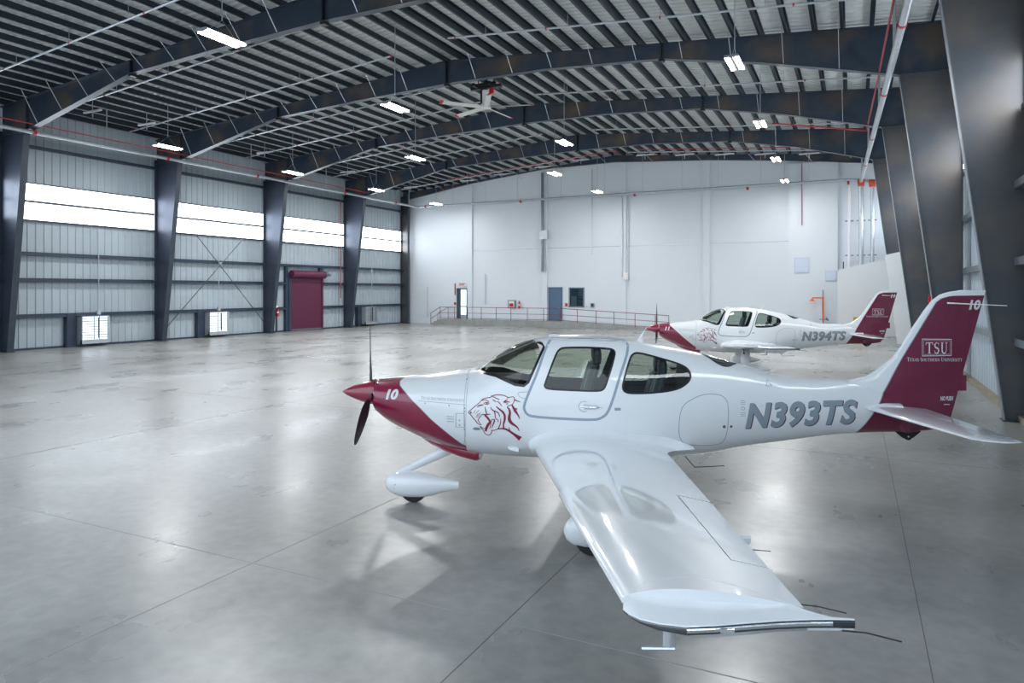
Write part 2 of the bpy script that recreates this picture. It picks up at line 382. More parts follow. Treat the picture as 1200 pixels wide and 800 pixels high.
# ---------------------------------------------------------------- steel frames
fname = ['', 'nearest', 'second nearest', 'third', 'farthest']
rin = {10.0: (2.96, 1.75), 17.8: (2.86, 1.63), 25.5: (2.53, 1.30), 33.3: (2.30, 1.07), 41.2: (2.12, .88)}
rout = {10.0: 3.22, 17.8: 3.20, 25.5: 3.0, 33.3: 2.78, 41.2: 2.60}
for fi, y in enumerate(FR):
    xk = rin[y][1]
    BOT = [(-32.35, 9.72), (-31.5, 9.92), (-25.4, 11.24), (-20.5, 11.47), (XRIDGE, 11.62), (-11.2, 11.60), (-6.4, 11.32), (-2.9, 10.66), (xk, 9.66)]
    TOP = [(XL + .1, roof_under(XL + .1)), (XRIDGE, roof_under(XRIDGE)), (rout[y], roof_under(rout[y]))]
    fn = lambda X, w, Z, y=y: (X, y + w, Z)
    r = thing('roof_rafter', ('tapered dark steel roof rafter spanning the hall, %s one' % fname[fi]) if fi else 'tapered dark steel roof rafter over the near end', 'rafter', (XRIDGE, y, 11.6))
    q = MB(); pl = [(XL + .1, TOP[0][1])] + [TOP[1], TOP[2]] + [(rout[y], 9.66)] + BOT[::-1] + [(XL + .1, 9.72)]
    # web built as vertical strips so it stays clean
    xs = sorted(set([p[0] for p in BOT] + [XRIDGE]))
    def lin(line, X):
        for a, b in zip(line[:-1], line[1:]):
            if a[0] <= X <= b[0]: return a[1] + (b[1]-a[1]) * (X-a[0]) / (b[0]-a[0])
        return line[0][1] if X < line[0][0] else line[-1][1]
    xs = [XL + .1] + xs + [rout[y]]
    q = MB()
    lo = [(X, lin(BOT, X) if BOT[0][0] <= X <= BOT[-1][0] else (9.72 if X < 0 else 9.66)) for X in xs]; hi = [(X, lin(TOP, X)) for X in xs]
    rings = [[(X, y - .008, a), (X, y + .008, a), (X, y + .008, b), (X, y - .008, b)] for (X, a), (_, b) in zip(lo, hi)]
    q.loft(rings, 0, True, False)
    q.build('web', 'steel_blue', r)
    q = MB(); q.plate(BOT, fn, .14, .022); q.build('bottom_flange', 'navy', r)
    q = MB(); q.plate([(a, b - .02) for a, b in TOP], fn, .14, .02); q.build('top_flange', 'navy', r)
    for X in (-25.4, XRIDGE, -6.4):
        q = MB()
        q.box((X - .02, y - .14, lin(BOT, X)), (X + .02, y + .14, lin(TOP, X)))
        for dz in (-.10,): q.box((X - .09, y - .12, lin(BOT, X) - .09), (X + .09, y + .12, lin(BOT, X)))
        q.build('splice_plate', 'black', r)
    for X in (BOT[0][0], xk):
        q = MB(); q.box((X - .012, y - .13, lin(BOT, X)), (X + .012, y + .13, lin(TOP, X) - .02)); q.build('stiffener', 'navy', r)
    X = -33.2; n = 0
    while X < 2.2:
        if X < BOT[0][0] or abs(X - XRIDGE) < .4: X += 1.724; n += 1; continue
        zb = lin(BOT, X) if X < xk else 9.7
        if X < xk - .1:
            q = MB(); q.tube([(X - .02, y - .78, roof_under(X) + .03), (X, y - .13, zb + .03)], .014, 5)
            q.build('flange_brace', 'galv', r)
        X += 1.724; n += 1
    # left column
    nm = ['', 'nearest, cut by the frame edge', 'second from the camera', 'third from the camera', 'fourth from the camera'][fi]
    c = thing('steel_column', 'tapered dark steel column on the left wall, ' + nm if fi else 'tapered dark steel column on the left wall out near the opening', 'column', (XL + .2, y, 0))
    xb, xt = -33.76, -32.5; xo = XL + .10
    q = MB(); q.prism([(xo, 0.03), (xb, 0.03), (xt, 9.7), (xo, 9.7)], lambda u, v, d: (u, d, v), y - .008, y + .008); q.build('web', 'steel_col', c)
    q = MB(); q.loft([[(xb, y-.14, .03), (xb+.02, y-.14, .03), (xb+.02, y+.14, .03), (xb, y+.14, .03)], [(xt, y-.14, 9.7), (xt+.02, y-.14, 9.7), (xt+.02, y+.14, 9.7), (xt, y+.14, 9.7)]], 0, True, False); q.build('inner_flange', 'navy', c)
    bx('outer_flange', (xo - .02, y - .14, .03), (xo, y + .14, 9.9), 'navy', c)
    bx('base_plate', (xo - .03, y - .18, 0), (xb + .08, y + .18, .03), 'navy', c)
    bx('knee_plate', (xo, y - .14, 9.68), (xt + .05, y + .14, 9.72), 'navy', c)
    # right column
    xb, xt = rin[y]; xo = rout[y]
    c = thing('steel_column', ['', 'big tapered dark steel column filling the right edge', 'tapered steel column behind the big right-hand one', 'third tapered steel column along the right wall', 'farthest right-hand steel column, its foot behind the raking wall'][fi] if fi else 'tapered steel column on the right wall beside the opening', 'column', (xo - .2, y, 0))
    ZB = .03 if y < 41 else 4.62
    zf = lambda z: xb + (xt - xb) * z / 9.66
    q = MB(); q.prism([(xo, ZB + (.0 if y < 41 else .25)), (zf(ZB), ZB), (xt, 9.66), (xo, 9.66)], lambda u, v, d: (u, d, v), y - .008, y + .008); q.build('web', 'steel', c)
    a, b = zf(ZB), xt
    q = MB(); q.loft([[(a-.02, y-.14, ZB), (a, y-.14, ZB), (a, y+.14, ZB), (a-.02, y+.14, ZB)], [(b-.02, y-.14, 9.66), (b, y-.14, 9.66), (b, y+.14, 9.66), (b-.02, y+.14, 9.66)]], 0, True, False); q.build('inner_flange', 'galv_dark', c)
    bx('outer_flange', (xo, y - .14, ZB), (xo + .02, y + .14, 9.9), 'navy', c)
    bx('knee_plate', (xt - .03, y - .14, 9.64), (xo, y + .14, 9.68), 'navy', c)
    if y < 41: bx('base_plate', (xb - .06, y - .18, 0), (xo + .04, y + .18, .03), 'navy', c)
    else:
        q = MB(); q.prism([(xo + .04, 0), (zf(0) - .1, 0), (zf(ZB) - .06, ZB), (xo + .04, ZB + .25)], lambda u, v, d: (u, d, v), y - .15, y + .15)
        tag(q.build('column_casing', 'white_wall_warm', c), 'white casing round the foot of the column')
# end rafter on the back wall and slim corner column
r = thing('roof_rafter', 'shallow dark rafter lying against the top of the white back wall', 'rafter', (XRIDGE, YB - .35, 11.6))
lo = [(XL + .1, 10.35), (-28, 11.35), (-21.3, 12.05), (XRIDGE, 12.12), (-9, 11.72), (-3.8, 11.25), (.9, 10.7), (XR - .1, 10.45)]
q = MB()
rings = [[(X, YB - .36, z), (X, YB - .34, z), (X, YB - .34, roof_under(X)), (X, YB - .36, roof_under(X))] for X, z in lo]
q.loft(rings, 0, True, False); q.build('web', 'steel_blue', r)
q = MB(); q.plate(lo, lambda X, w, Z: (X, YB - .35 + w, Z), .12, .02); q.build('bottom_flange', 'navy', r)
X = -30
while X < 2:
    q = MB(); q.tube([(X - .5, YB - 1.1, roof_under(X) + .02), (X, YB - .45, roof_under(X) - .55)], .013, 5); q.build('flange_brace', 'galv', r); X += 3.45
c = thing('steel_column', 'narrow dark steel column in the left far corner', 'column', (XL + .3, YB - .5, 0))
bx('web', (XL + .1, YB - .51, .02), (XL + .75, YB - .49, 10.5), 'steel', c)
bx('inner_flange', (XL + .75, YB - .64, .02), (XL + .78, YB - .36, 10.7), 'navy', c)
bx('outer_flange', (XL + .08, YB - .64, .02), (XL + .10, YB - .36, 10.7), 'navy', c)
bx('base_plate', (XL + .05, YB - .68, 0), (XL + .82, YB - .32, .02), 'navy', c)

# ---------------------------------------------------------------- sprinkler pipes
def pipe(name, pts, r, label, m='galv', cpl=None, hang=None, cat='pipe', hm='redpipe', group=None, seg=10, parts=None):
    o = thing(name, label, cat, pts[0], group)
    q = MB(); q.tube(pts, r, seg); q.build('pipe_run', m, o)
    if cpl:
        for t in cpl:
            a, b = Vector(pts[0]), Vector(pts[-1]); p = a.lerp(b, t); d = (b - a).normalized() * r * .8
            q = MB(); q.tube([p - d, p + d], r * 1.35, seg); q.build('coupling', hm, o)
    if hang:
        for t in hang:
            a, b = Vector(pts[0]), Vector(pts[-1]); p = a.lerp(b, t)
            q = MB(); q.tube([p, (p.x, p.y, roof_under(p.x) + .262)], .03 if r > .07 else .010, 6); q.build('hanger', 'galv', o)
    return o
pipe('sprinkler_main', [(-32.0, YF + 4, 9.66), (-32.25, 47.9, 9.63)], .085, 'long galvanised sprinkler main along the left wall', cpl=[.12, .36, .50, .63, .80, .93], hang=[.30, .43, .53, .62, .76, .9, .97])
pipe('sprinkler_main', [(1.62, 3.0, 9.5), (1.20, 16, 9.5), (.38, 48, 9.5)], .10, 'fat galvanised sprinkler main slanting along the right columns', cpl=None, seg=16)
right_main = [o for o in C.objects if o.get('label', '').startswith('fat galvanised')][0]
for yy in (12.5, 20.1, 26.9, 34.5, 41.5):
    X = 1.20 - (yy - 16) * (.82 / 32)
    q = MB(); q.tube([(X, yy - .07, 9.5), (X, yy + .05, 9.5)], .118, 14); q.build('coupling', 'redpipe', right_main)
for yy in (17.3, 22.6, 29.6, 38.2, 46.6):
    X = 1.20 - (yy - 16) * (.82 / 32)
    q = MB(); q.tube([(X, yy, 9.58), (X, yy, roof_under(X))], .045, 8); q.build('hanger', 'galv', right_main)
pipe('sprinkler_main', [(-32.25, 47.95, 9.66), (-.2, 47.95, 9.66), (.5, 47.95, 9.55), (1.0, 47.95, 9.45)], .085, 'galvanised sprinkler main crossing high before the back wall', cpl=[.02, .28, .55, .78, .96])
bm_ = [o for o in C.objects if o.get('label', '').startswith('galvanised sprinkler main crossing')][0]
for X in (-29, -26, -23.2, -19.6, -16.2, -13.4, -10.6, -8.2, -5.5, -2.6):
    q = MB(); q.tube([(X, 47.95, 9.66), (X, 47.95, roof_under(X))], .010, 5); q.build('hanger', 'galv', bm_)
for X, z in ((.38, 9.5), (1.0, 9.42)):
    q = MB(); q.tube([(X - .2, 47.95, z), (X + .2, 47.95, z)], .17, 10); q.tube([(X, 47.95, z), (X, 47.95, z - .30)], .19, 10); tag(q.build('elbow_fitting', M['fitting'], bm_), 'orange-red elbow fitting')
for X, r_, m_, lb in ((-.28, .09, 'white', 'slim white riser pipe in the far right corner'), (.38, .15, 'galv', 'fattest galvanised riser pipe in the far right corner'), (1.0, .11, 'galv', 'galvanised riser pipe nearest the far right column')):
    o = pipe('riser_pipe', [(X, 47.95, 9.2), (X, 47.95, .02)], r_, lb, m=m_, cat='pipe')
    for zz in (7.1, 4.95): bx('pipe_clamp', (X - .24, 47.98, zz - .03), (X + .24, 48.2, zz + .03), 'galv_dark', o)
BR = [(15.16, -33.2, -17.0, 0), (19.1, -33.2, -16.9, 0), (23.1, -33.2, -16.9, 0), (22.3, -13.7, 2.4, 1), (30.7, -33.2, -16.8, 0), (30.6, -13.8, 2.2, 1), (38.6, -33.2, -17.0, 0), (38.8, -14.0, 2.0, 1), (27.6, -33.2, -17.0, 0), (35.6, -33.2, -17.0, 0), (46.2, -33.2, -17.0, 0), (46.2, -14.0, 1.8, 1)]
for i, (yy, a, b, rt) in enumerate(BR):
    za, zb = roof_under(a) - .22, roof_under(b) - .22
    side = 'right half' if rt else 'left half'
    order = sorted([t[0] for t in BR if t[3] == rt]).index(yy)
    ordn = ['first', 'second', 'third', 'fourth', 'fifth', 'sixth', 'seventh', 'eighth'][order]
    pipe('branch_pipe', [(a, yy, za), (b, yy, zb)], .036, 'thin galvanised sprinkler branch under the %s of the roof, %s from camera' % (side, ordn), cpl=[.02, .25, .5, .75, 1.0], hang=[.1, .3, .5, .7, .9], seg=7)
pipe('red_pipe', [(-31.6, 5, 9.93), (-31.9, 34.5, 9.93), (-32.0, 41, 9.93)], .025, 'thin red pipe running above the left sprinkler main', m='redpipe', seg=6)
pipe('red_pipe', [(.98, 14, 9.85), (.72, 26.2, 9.85), (.50, 34.4, 9.85)], .03, 'thin red pipe beside the slanting main on the right', m='redpipe', seg=6)
pipe('red_pipe', [(-3.4, 33.9, 10.45), (.50, 34.3, 9.80)], .035, 'short red pipe under the third rafter at right', m='redpipe', seg=6)
pipe('red_pipe', [(-34.1, 40.4, 9.4), (-34.1, 40.4, 2.2)], .04, 'vertical red pipe on the left wall beside the roll-up door', m='redpipe', seg=6)
pipe('red_pipe', [(-3.04, 48.6, 11.0), (-3.04, 48.6, 7.0)], .03, 'thin vertical red pipe high on the back wall', m='redpipe', seg=6)
pipe('red_pipe', [(-27, 44.0, 11.0), (-20.8, 44.0, 11.5), (-14.0, 44.0, 12.0)], .025, 'thin red pipe under the far left roof slope', m='redpipe', seg=6)
pipe('red_pipe', [(-12.5, 44.0, 11.9), (-3.0, 44.0, 11.2)], .025, 'thin red pipe under the far right roof slope', m='redpipe', seg=6)

# conduits on walls
def rod(name, pts, r, label, m='galv', cat='conduit', box=None):
    o = thing(name, label, cat, pts[-1])
    q = MB(); q.tube(pts, r, 6); q.build('conduit_run', m, o)
    if box: bx('junction_box', box[0], box[1], 'galv', o)
    return o
rod('wall_conduit', [(-34.05, 22.03, 5.7), (-34.05, 22.03, 1.62)], .022, 'thin conduit dropping to the nearest louvre fan', box=((-34.15, 21.95, 1.55), (-34.0, 22.11, 1.75)))
rod('wall_conduit', [(-34.05, 29.38, 5.9), (-34.05, 29.38, 1.62)], .022, 'thin conduit dropping to the second louvre fan', box=((-34.15, 29.3, 1.55), (-34.0, 29.46, 1.75)))
rod('wall_conduit', [(-34.05, 44.03, 5.9), (-34.05, 44.03, 1.62)], .022, 'thin conduit dropping to the farthest louvre fan', box=((-34.15, 43.9, 4.2), (-34.0, 44.1, 4.4)))
o = rod('wall_conduit', [(-21.45, 48.7, 11.8), (-21.45, 48.7, 4.2)], .10, 'thick grey conduit on the back wall left of the blue door', m='galv_dark', box=((-21.65, 48.6, 6.7), (-21.0, 48.84, 7.35)))
q = MB(); q.tube([(-21.15, 48.75, 7.0), (-21.15, 48.75, 4.2)], .05, 6); q.build('conduit_run', 'galv', o)
q = MB(); q.tube([(-15.12, 48.7, 9.75), (-15.12, 48.7, 3.75)], .04, 6); q.tube([(-14.72, 48.8, 9.75), (-14.72, 48.8, 3.75)], .04, 6)
o = thing('wall_conduit', 'pair of white conduits joined at both ends on back wall', 'conduit', (-14.9, 48.8, 3.7)); q.build('conduit_run', 'galv', o)
bx('junction_box', (-15.05, 48.65, 3.55), (-14.7, 48.84, 4.05), 'white', o); bx('top_box', (-15.2, 48.65, 9.7), (-14.6, 48.84, 9.9), 'white', o)
rod('wall_conduit', [(-17.5, 48.9, 11.8), (-17.5, 48.9, 5.45)], .03, 'thin long conduit high on the back wall above the inner window')
rod('wall_conduit', [(-26.55, 48.9, 4.1), (-26.55, 48.9, 1.65)], .035, 'short conduit on the back wall right of the glass door')
rod('wall_conduit', [(-32.04, 48.9, 3.1), (-32.04, 48.9, .55)], .03, 'short thin conduit on the back wall near the ramp steps')
tag(bx('antenna_post', (-.63, 47.62, 4.1), (-.57, 47.68, 4.55), 'black'), 'small dark stub on top of the raking corner wall', 'post')
for i, (a, b, z0, z1) in enumerate([(-3.5, -2.6, 3.9, 4.9), (-1.66, -1.0, 3.35, 4.05)]):
    o = thing('access_panel', ['larger pale blue access panel on the projecting wall', 'smaller pale blue access panel beside the corner wall'][i], 'panel', ((a + b) / 2, 48.6, z0))
    bx('panel_frame', (a, 48.66, z0), (b, 48.70, z1), mat('pale_blue_frame_%d' % i, (.55, .62, .74), .5), o); bx('panel_door', (a + .05, 48.64, z0 + .05), (b - .05, 48.66, z1 - .05), mat('pale_blue_panel_%d' % i, (.62, .69, .80), .5), o)

# cross bracing in the second bay
o = thing('cross_bracing', 'thin steel rods crossed in an X on the left wall', 'bracing', (-34.0, 29.5, .8))
for a, b in (((-34.0, 27.71, 6.0), (-34.0, 33.0, .6)), ((-34.0, 31.3, 6.1), (-34.0, 25.8, .7))):
    q = MB(); q.tube([a, b], .022, 6); q.build('brace_rod', 'navy', o)
bx('centre_plate', (-34.06, 29.42, 4.28), (-34.0, 29.58, 4.46), 'galv', o)

# louvre fans
def louvre(y0, y1, label, lit):
    o = thing('louvre_fan', label, 'fan', (-34.1, (y0 + y1) / 2, 0))
    q = MB(); q.box((XL + .05, y0 - .48, 0), (XL + .34, y0 - .06, 1.62)); q.box((XL + .05, y0 - .1, .0), (XL + .30, y1 + .1, .10)); q.box((XL + .05, y0 - .1, 1.48), (XL + .34, y1, 1.62)); q.build('support_frame', 'girt', o)
    x0, x1 = XL + .1, XL + .72
    q = MB(); t = .035
    q.box((x0, y0, .14), (x1, y0 + t, 1.50)); q.box((x0, y1 - t, .14), (x1, y1, 1.50)); q.box((x0, y0, .14), (x1, y1, .14 + t)); q.box((x0, y0, 1.50 - t), (x1, y1, 1.50))
    q.box((x1 - .14, y0, .14), (x1 - .01, y1, .34)); q.build('housing', 'galv', o)
    bx('shutter_panel', (x1 - .16, y0 + t, .30), (x1 - .13, y1 - t, 1.47), 'glow_pane' if lit else 'galv', o)  # lit shutters shine by their own material, with no lamp behind
    q = MB()
    for k in range(8):
        z = .42 + k * .135; q.box((x1 - .125, y0 + t, z), (x1 - .09, y1 - t, z + .026))
    q.build('louvre_blades', 'galv_dark' if lit else 'galv', o)
    q = MB()
    for yy in (y0 + .62, y0 + .88, y1 - .09): q.box((x1 - .05, yy, .16), (x1 - .03, yy + .025, 1.48))
    q.box((x1 - .05, y0, .30), (x1 - .03, y1, .34))
    for k in range(1, 5): q.box((x1 - .045, y0, .30 + k * .24), (x1 - .038, y1, .308 + k * .24))
    q.build('guard', 'galv_dark', o)
    bx('motor', (x1 - .088, y0 + .86, .40), (x1 - .052, y0 + .90, 1.42), 'black', o)
louvre(20.99, 22.40, 'wall louvre fan glowing white, nearest on the left wall', True)
louvre(28.45, 29.85, 'wall louvre fan glowing white, beside the crossed rods', True)
louvre(42.9, 44.3, 'grey shut wall louvre fan in the farthest bay', False)

# roll-up door
d = struct(bx('door_1', (XL + .12, 35.45, .03), (XL + .17, 38.55, 3.75), 'maroon'), 'maroon roll-up door on the left wall', 'door')
q = MB()
for k in range(46):
    z = .1 + k * .078; q.box((XL + .17, 35.45, z), (XL + .182, 38.55, z + .05))
q.build('door_slats', 'maroon', d)
bx('guide_rail', (XL + .08, 35.25, .02), (XL + .26, 35.47, 3.9), 'girt', d); bx('guide_rail', (XL + .08, 38.53, .02), (XL + .24, 38.64, 3.9), 'maroon', d)
bx('door_jamb', (XL + .05, 35.0, .02), (XL + .22, 35.25, 4.5), 'girt', d); bx('door_jamb', (XL + .05, 38.3, 4.0), (XL + .22, 38.6, 4.5), 'girt', d)
q = MB(); q.tube([(XL + .38, 35.35, 3.87), (XL + .38, 38.6, 3.87)], .26, 14); q.build('roller_hood', 'maroon', d)
bx('bottom_bar', (XL + .17, 35.5, .03), (XL + .22, 38.5, .12), 'galv_dark', d)
q = MB(); q.box((XL + .2, 38.62, 3.72), (XL + .5, 38.85, 4.1)); q.tube([(XL + .45, 38.8, 3.9), (XL + .45, 39.1, 3.9)], .12, 10); q.build('hoist_motor', 'galv_dark', d)

def extinguisher(x, y, z, dx, dy, label, sc=1.):
    o = thing('fire_extinguisher', label, 'fire extinguisher', (x, y, z))
    q = MB(); prof = [(.0, .0), (.075, .0), (.085, .03), (.085, .40), (.06, .47), (.03, .50), (.0, .50)]
    q.loft([[(x + r*math.cos(a), y + r*math.sin(a), z + h) for a in [2*PI*k/12 for k in range(12)]] for r, h in prof], 0, False, True); q.build('cylinder_body', 'red', o)
    q = MB(); q.tube([(x, y, z + .5), (x, y, z + .56)], .03, 8); q.box((x - .05, y - .02, z + .55), (x + .07, y + .02, z + .59)); q.build('valve_handle', 'black', o)
    q = MB(); q.tube([(x, y, z + .54), (x + dy*.1 + .02, y + dx*.1 + .02, z + .45), (x + dy*.11, y + dx*.11, z + .15)], .014, 6); q.build('hose', 'black', o)
    q = MB(); q.tube([(x, y, z + .22), (x, y, z + .34)], .087, 12); q.build('paper_label', 'white', o)
    return o
extinguisher(-34.0, 34.05, 1.05, 1, 0, 'red fire extinguisher hung left of the maroon roll-up door')
tag(bx('extinguisher_post', (-34.15, 34.0, 0), (-34.10, 34.1, 1.5), 'girt'), 'thin dark post behind the extinguisher on left wall', 'post')
tag(bx('extinguisher_sign', (-34.12, 33.95, 1.62), (-34.08, 34.15, 1.78), 'white'), 'small white sign above the extinguisher on left wall', 'sign')
extinguisher(-23.5, 48.85, 1.35, 1, 0, 'red fire extinguisher on the back wall beside the alarm cabinet')
o = thing('hose_cabinet', 'small grey cabinet with red inside on the back wall', 'cabinet', (-24.15, 48.9, 1.4))
bx('cabinet_case', (-24.5, 48.86, 1.4), (-23.85, 49.0, 2.0), 'galv_dark', o); bx('cabinet_window', (-24.42, 48.84, 1.46), (-23.93, 48.86, 1.94), 'white', o); bx('red_device', (-24.35, 48.82, 1.5), (-24.0, 48.84, 1.75), 'red', o)
tag(bx('fire_alarm', (-19.66, 48.9, 1.58), (-19.5, 49.0, 1.8), 'red'), 'small red fire alarm box right of the blue door', 'alarm')
tag(bx('fire_alarm', (-29.46, 48.9, 1.6), (-29.32, 49.0, 1.8), 'red'), 'small red fire alarm box left of the glass door', 'alarm')
tag(bx('fire_marker', (-29.44, 48.94, 2.4), (-29.36, 49.0, 3.35), 'redpipe'), 'narrow red strip on wall left of the glass door', 'sign')
o = thing('keypad_box', 'small dark box on wall right of the inner window', 'box', (-17.5, 48.95, 1.5)); bx('box_case', (-17.62, 48.9, 1.52), (-17.36, 49, 1.82), 'galv_dark', o); bx('box_face', (-17.57, 48.89, 1.58), (-17.41, 48.9, 1.76), 'black', o)
tag(bx('wall_switch', (-18.0, 48.96, 1.5), (-17.9, 49, 1.62), 'galv'), 'tiny grey wall switch under the inner window edge', 'switch')

def text_mesh(body, size=1., shear=0., offset=0., sx=1., sp=1.):
    cu = bpy.data.curves.new('t', 'FONT'); cu.body = body; cu.size = size; cu.shear = shear; cu.offset = offset; cu.resolution_u = 4; cu.space_character = sp
    ob = bpy.data.objects.new('t', cu); C.objects.link(ob)
    dg = bpy.context.evaluated_depsgraph_get(); me = ob.evaluated_get(dg).to_mesh()
    vs = [(v.co.x * sx, v.co.y) for v in me.vertices]; fs = [list(p.vertices) for p in me.polygons]
    bpy.data.objects.remove(ob); bpy.data.curves.remove(cu)
    return vs, fs
# EXIT sign
o = thing('exit_sign', 'oval-ended EXIT sign above the glass door', 'sign', (-28.7, 48.95, 3.15))
q = MB(); q.tube([(-28.7, 48.99, 3.27), (-28.7, 48.93, 3.27)], .0, 16, radii=[.2, .2]); q.v = [((v[0] + 28.7) * 2.0 - 28.7, v[1], v[2]) for v in q.v]; q.build('sign_body', 'white', o)
vs, fs = text_mesh('EXIT', .26, offset=.008); q = MB(); w = max(v[0] for v in vs); q.add([(v[0] - w/2 - 28.7, 48.92, 3.18 + v[1]) for v in vs], fs); tag(q.build('sign_text', 'red', o, recalc=False), 'red letters EXIT')

# doors and inner window in the back wall (standing on the raised walkway)
d = struct(bx('door_2', (-20.98, YB - .05, .46), (-19.98, YB, 2.95), 'bluedoor'), 'blue-grey steel door in the back wall', 'door')
q = MB(); q.box((-21.05, YB - .08, .46), (-20.98, YB, 3.02)); q.box((-19.98, YB - .08, .46), (-19.91, YB, 3.02)); q.box((-21.05, YB - .08, 2.95), (-19.91, YB, 3.02)); q.build('door_frame', 'bluedoor', d)
q = MB(); q.tube([(-20.12, YB - .12, 1.45), (-20.12, YB - .05, 1.45)], .03, 8); q.tube([(-20.12, YB - .12, 1.45), (-20.24, YB - .12, 1.45)], .015, 6); q.build('door_handle', 'alu', d)
bx('kick_plate', (-20.9, YB - .055, .5), (-20.06, YB - .05, .75), 'bluedoor', d)
d = struct(bx('door_3', (-28.85, YB - .04, .46), (-28.28, YB - .01, 2.85), 'glow_pane'), 'narrow bright glass door in the back wall', 'door')
teal = mat('dark_teal_frame', (.05, .10, .12), .4)
q = MB(); q.box((-29.2, YB - .12, .46), (-29.1, YB, 2.95)); q.box((-29.2, YB - .12, 2.85), (-28.25, YB, 2.95)); q.box((-29.1, YB - .05, .46), (-28.85, YB, 2.85)); q.box((-28.28, YB - .12, .46), (-28.22, YB, 2.95)); q.build('door_frame', teal, d)
bx('bottom_rail', (-28.85, YB - .06, .46), (-28.28, YB - .03, .80), 'galv', d); bx('push_bar', (-28.85, YB - .1, 1.45), (-28.28, YB - .06, 1.52), 'alu', d)
w = struct(bx('window_30', (-19.30, YB - .045, 1.58), (-18.20, YB - .035, 2.94), 'window_glass'), 'small dark office window in the back wall', 'window')
q = MB(); q.box((-19.38, YB - .06, 1.50), (-19.28, YB, 3.0)); q.box((-18.22, YB - .06, 1.50), (-18.14, YB, 3.0)); q.box((-19.38, YB - .06, 2.92), (-18.14, YB, 3.0)); q.box((-19.38, YB - .06, 1.50), (-18.14, YB, 1.58)); q.build('window_frame', 'galv_dark', w)
bx('office_view', (-19.28, YB - .03, 1.58), (-18.22, YB - .01, 2.92), mat('dark_office', (.03, .05, .085), .6), w)
bx('beige_cabinet', (-19.2, YB - .034, 1.6), (-18.75, YB - .03, 2.35), mat('beige_cabinet_paint', (.32, .31, .24), .6), w)
q = MB()
for k in range(5): q.box((-19.25, YB - .034, 2.42 + k * .1), (-18.25, YB - .032, 2.45 + k * .1))
q.build('window_blind', 'galv_dark', w)

# raised walkway, ramp and steps
P = thing('concrete_ramp', 'low raised concrete walkway with ramp along the back wall', 'ramp', (-21, 48.3, 0))
q = MB(); q.prism([(-30.1, 0), (-11.8, 0), (-11.8, .06), (-19.7, .45), (-30.1, .45)], lambda u, v, dd: (u, dd, v), 47.75, YB - .16); q.build('walkway_slab', 'concrete_low', P)
q = MB(); q.prism([(-31.0, 0), (-30.1, 0), (-30.1, .40), (-30.4, .40), (-30.4, .27), (-30.7, .27), (-30.7, .13), (-31.0, .13)], lambda u, v, dd: (u, dd, v), 47.75, YB - .16); q.build('steps', 'concrete_low', P)
R = thing('ramp_railing', 'maroon pipe railing along the edge of the raised walkway', 'railing', (-21, 47.8, .45))
def zramp(x): return .45 if x < -19.7 else .45 - (x + 19.7) * (.39 / 7.9)
posts = [-30.1, -28.75, -27.55, -26.3, -24.98, -23.7, -22.3, -20.95, -19.6, -18.25, -16.8, -15.45, -13.9, -12.45, -11.5]
for X in posts:
    q = MB(); q.tube([(X, 47.8, zramp(X) - .02), (X, 47.8, zramp(X) + .98)], .024, 6); q.build('post', 'maroon_rail', R)
q = MB(); q.tube([(-31.0, 47.8, 0.02), (-31.0, 47.8, .92)], .024, 6); q.build('post', 'maroon_rail', R)
for hh, r_ in ((.98, .026), (.52, .02), (.10, .018)):
    q = MB(); pts = [(-30.1, 47.8, .45 + hh), (-19.6, 47.8, .45 + hh), (-11.5, 47.8, zramp(-11.5) + hh)]
    if hh > .3: pts = [(-31.0, 47.8, hh - .06)] + pts
    q.tube(pts, r_, 6); q.build('rail', 'maroon_rail', R)
H = thing('stair_handrail', 'short maroon handrail on the wall side of the steps', 'railing', (-29.9, 48.7, .45))
q = MB(); q.tube([(-30.9, 48.7, .9), (-29.9, 48.7, 1.38), (-29.4, 48.7, 1.38)], .024, 6); q.build('rail', 'maroon_rail', H)
q = MB(); q.tube([(-29.9, 48.7, .45), (-29.9, 48.7, 1.38)], .02, 6); q.tube([(-30.9, 48.7, .02), (-30.9, 48.7, .9)], .02, 6); q.build('post', 'maroon_rail', H)

# emergency shower
S = thing('emergency_shower', 'orange emergency shower standing before the back wall', 'shower', (-1.78, 48.2, 0))
q = MB(); q.tube([(-1.78, 48.2, .9), (-1.78, 48.2, 2.35), ], .055, 8); q.tube([(-1.78, 48.2, 2.3), (-2.35, 48.2, 2.3), (-2.42, 48.2, 2.2)], .045, 8); q.build('stand_pipe', 'orange', S)
q = MB(); q.tube([(-2.42, 48.2, 2.22), (-2.42, 48.2, 2.08)], .1, 12, radii=[.04, .2]); q.build('shower_head', 'orange', S)
q = MB(); q.tube([(-1.78, 48.2, 0), (-1.78, 48.2, .9)], .04, 8); q.tube([(-1.78, 48.2, 2.3), (-1.78, 48.2, 2.8)], .03, 8); q.build('lower_pipe', 'galv_dark', S)
q = MB(); q.tube([(-1.6, 48.2, .9), (-1.5, 48.2, .98)], .14, 12, radii=[.06, .15]); q.tube([(-2.0, 48.2, .93), (-1.55, 48.2, .93)], .03, 6); q.build('eyewash_bowl', 'galv_dark', S)
B = thing('parts_crate', 'small yellow crate behind the rear aircraft tail', 'crate', (.35, 46.6, 0))
q = MB(); t = .04
q.box((-.05, 46.3, 0), (.75, 46.9, .06)); q.box((-.05, 46.3, .06), (.75, 46.36, 1.15)); q.box((-.05, 46.84, .06), (.75, 46.9, 1.15)); q.box((-.05, 46.36, .06), (.01, 46.84, 1.15)); q.box((.69, 46.36, .06), (.75, 46.84, 1.15)); q.build('crate_body', 'yellow', B)
q = MB(); q.tube([(.4, 46.6, .9), (.9, 46.6, 1.42)], .05, 8); q.build('tool_handle', 'maroon', B)
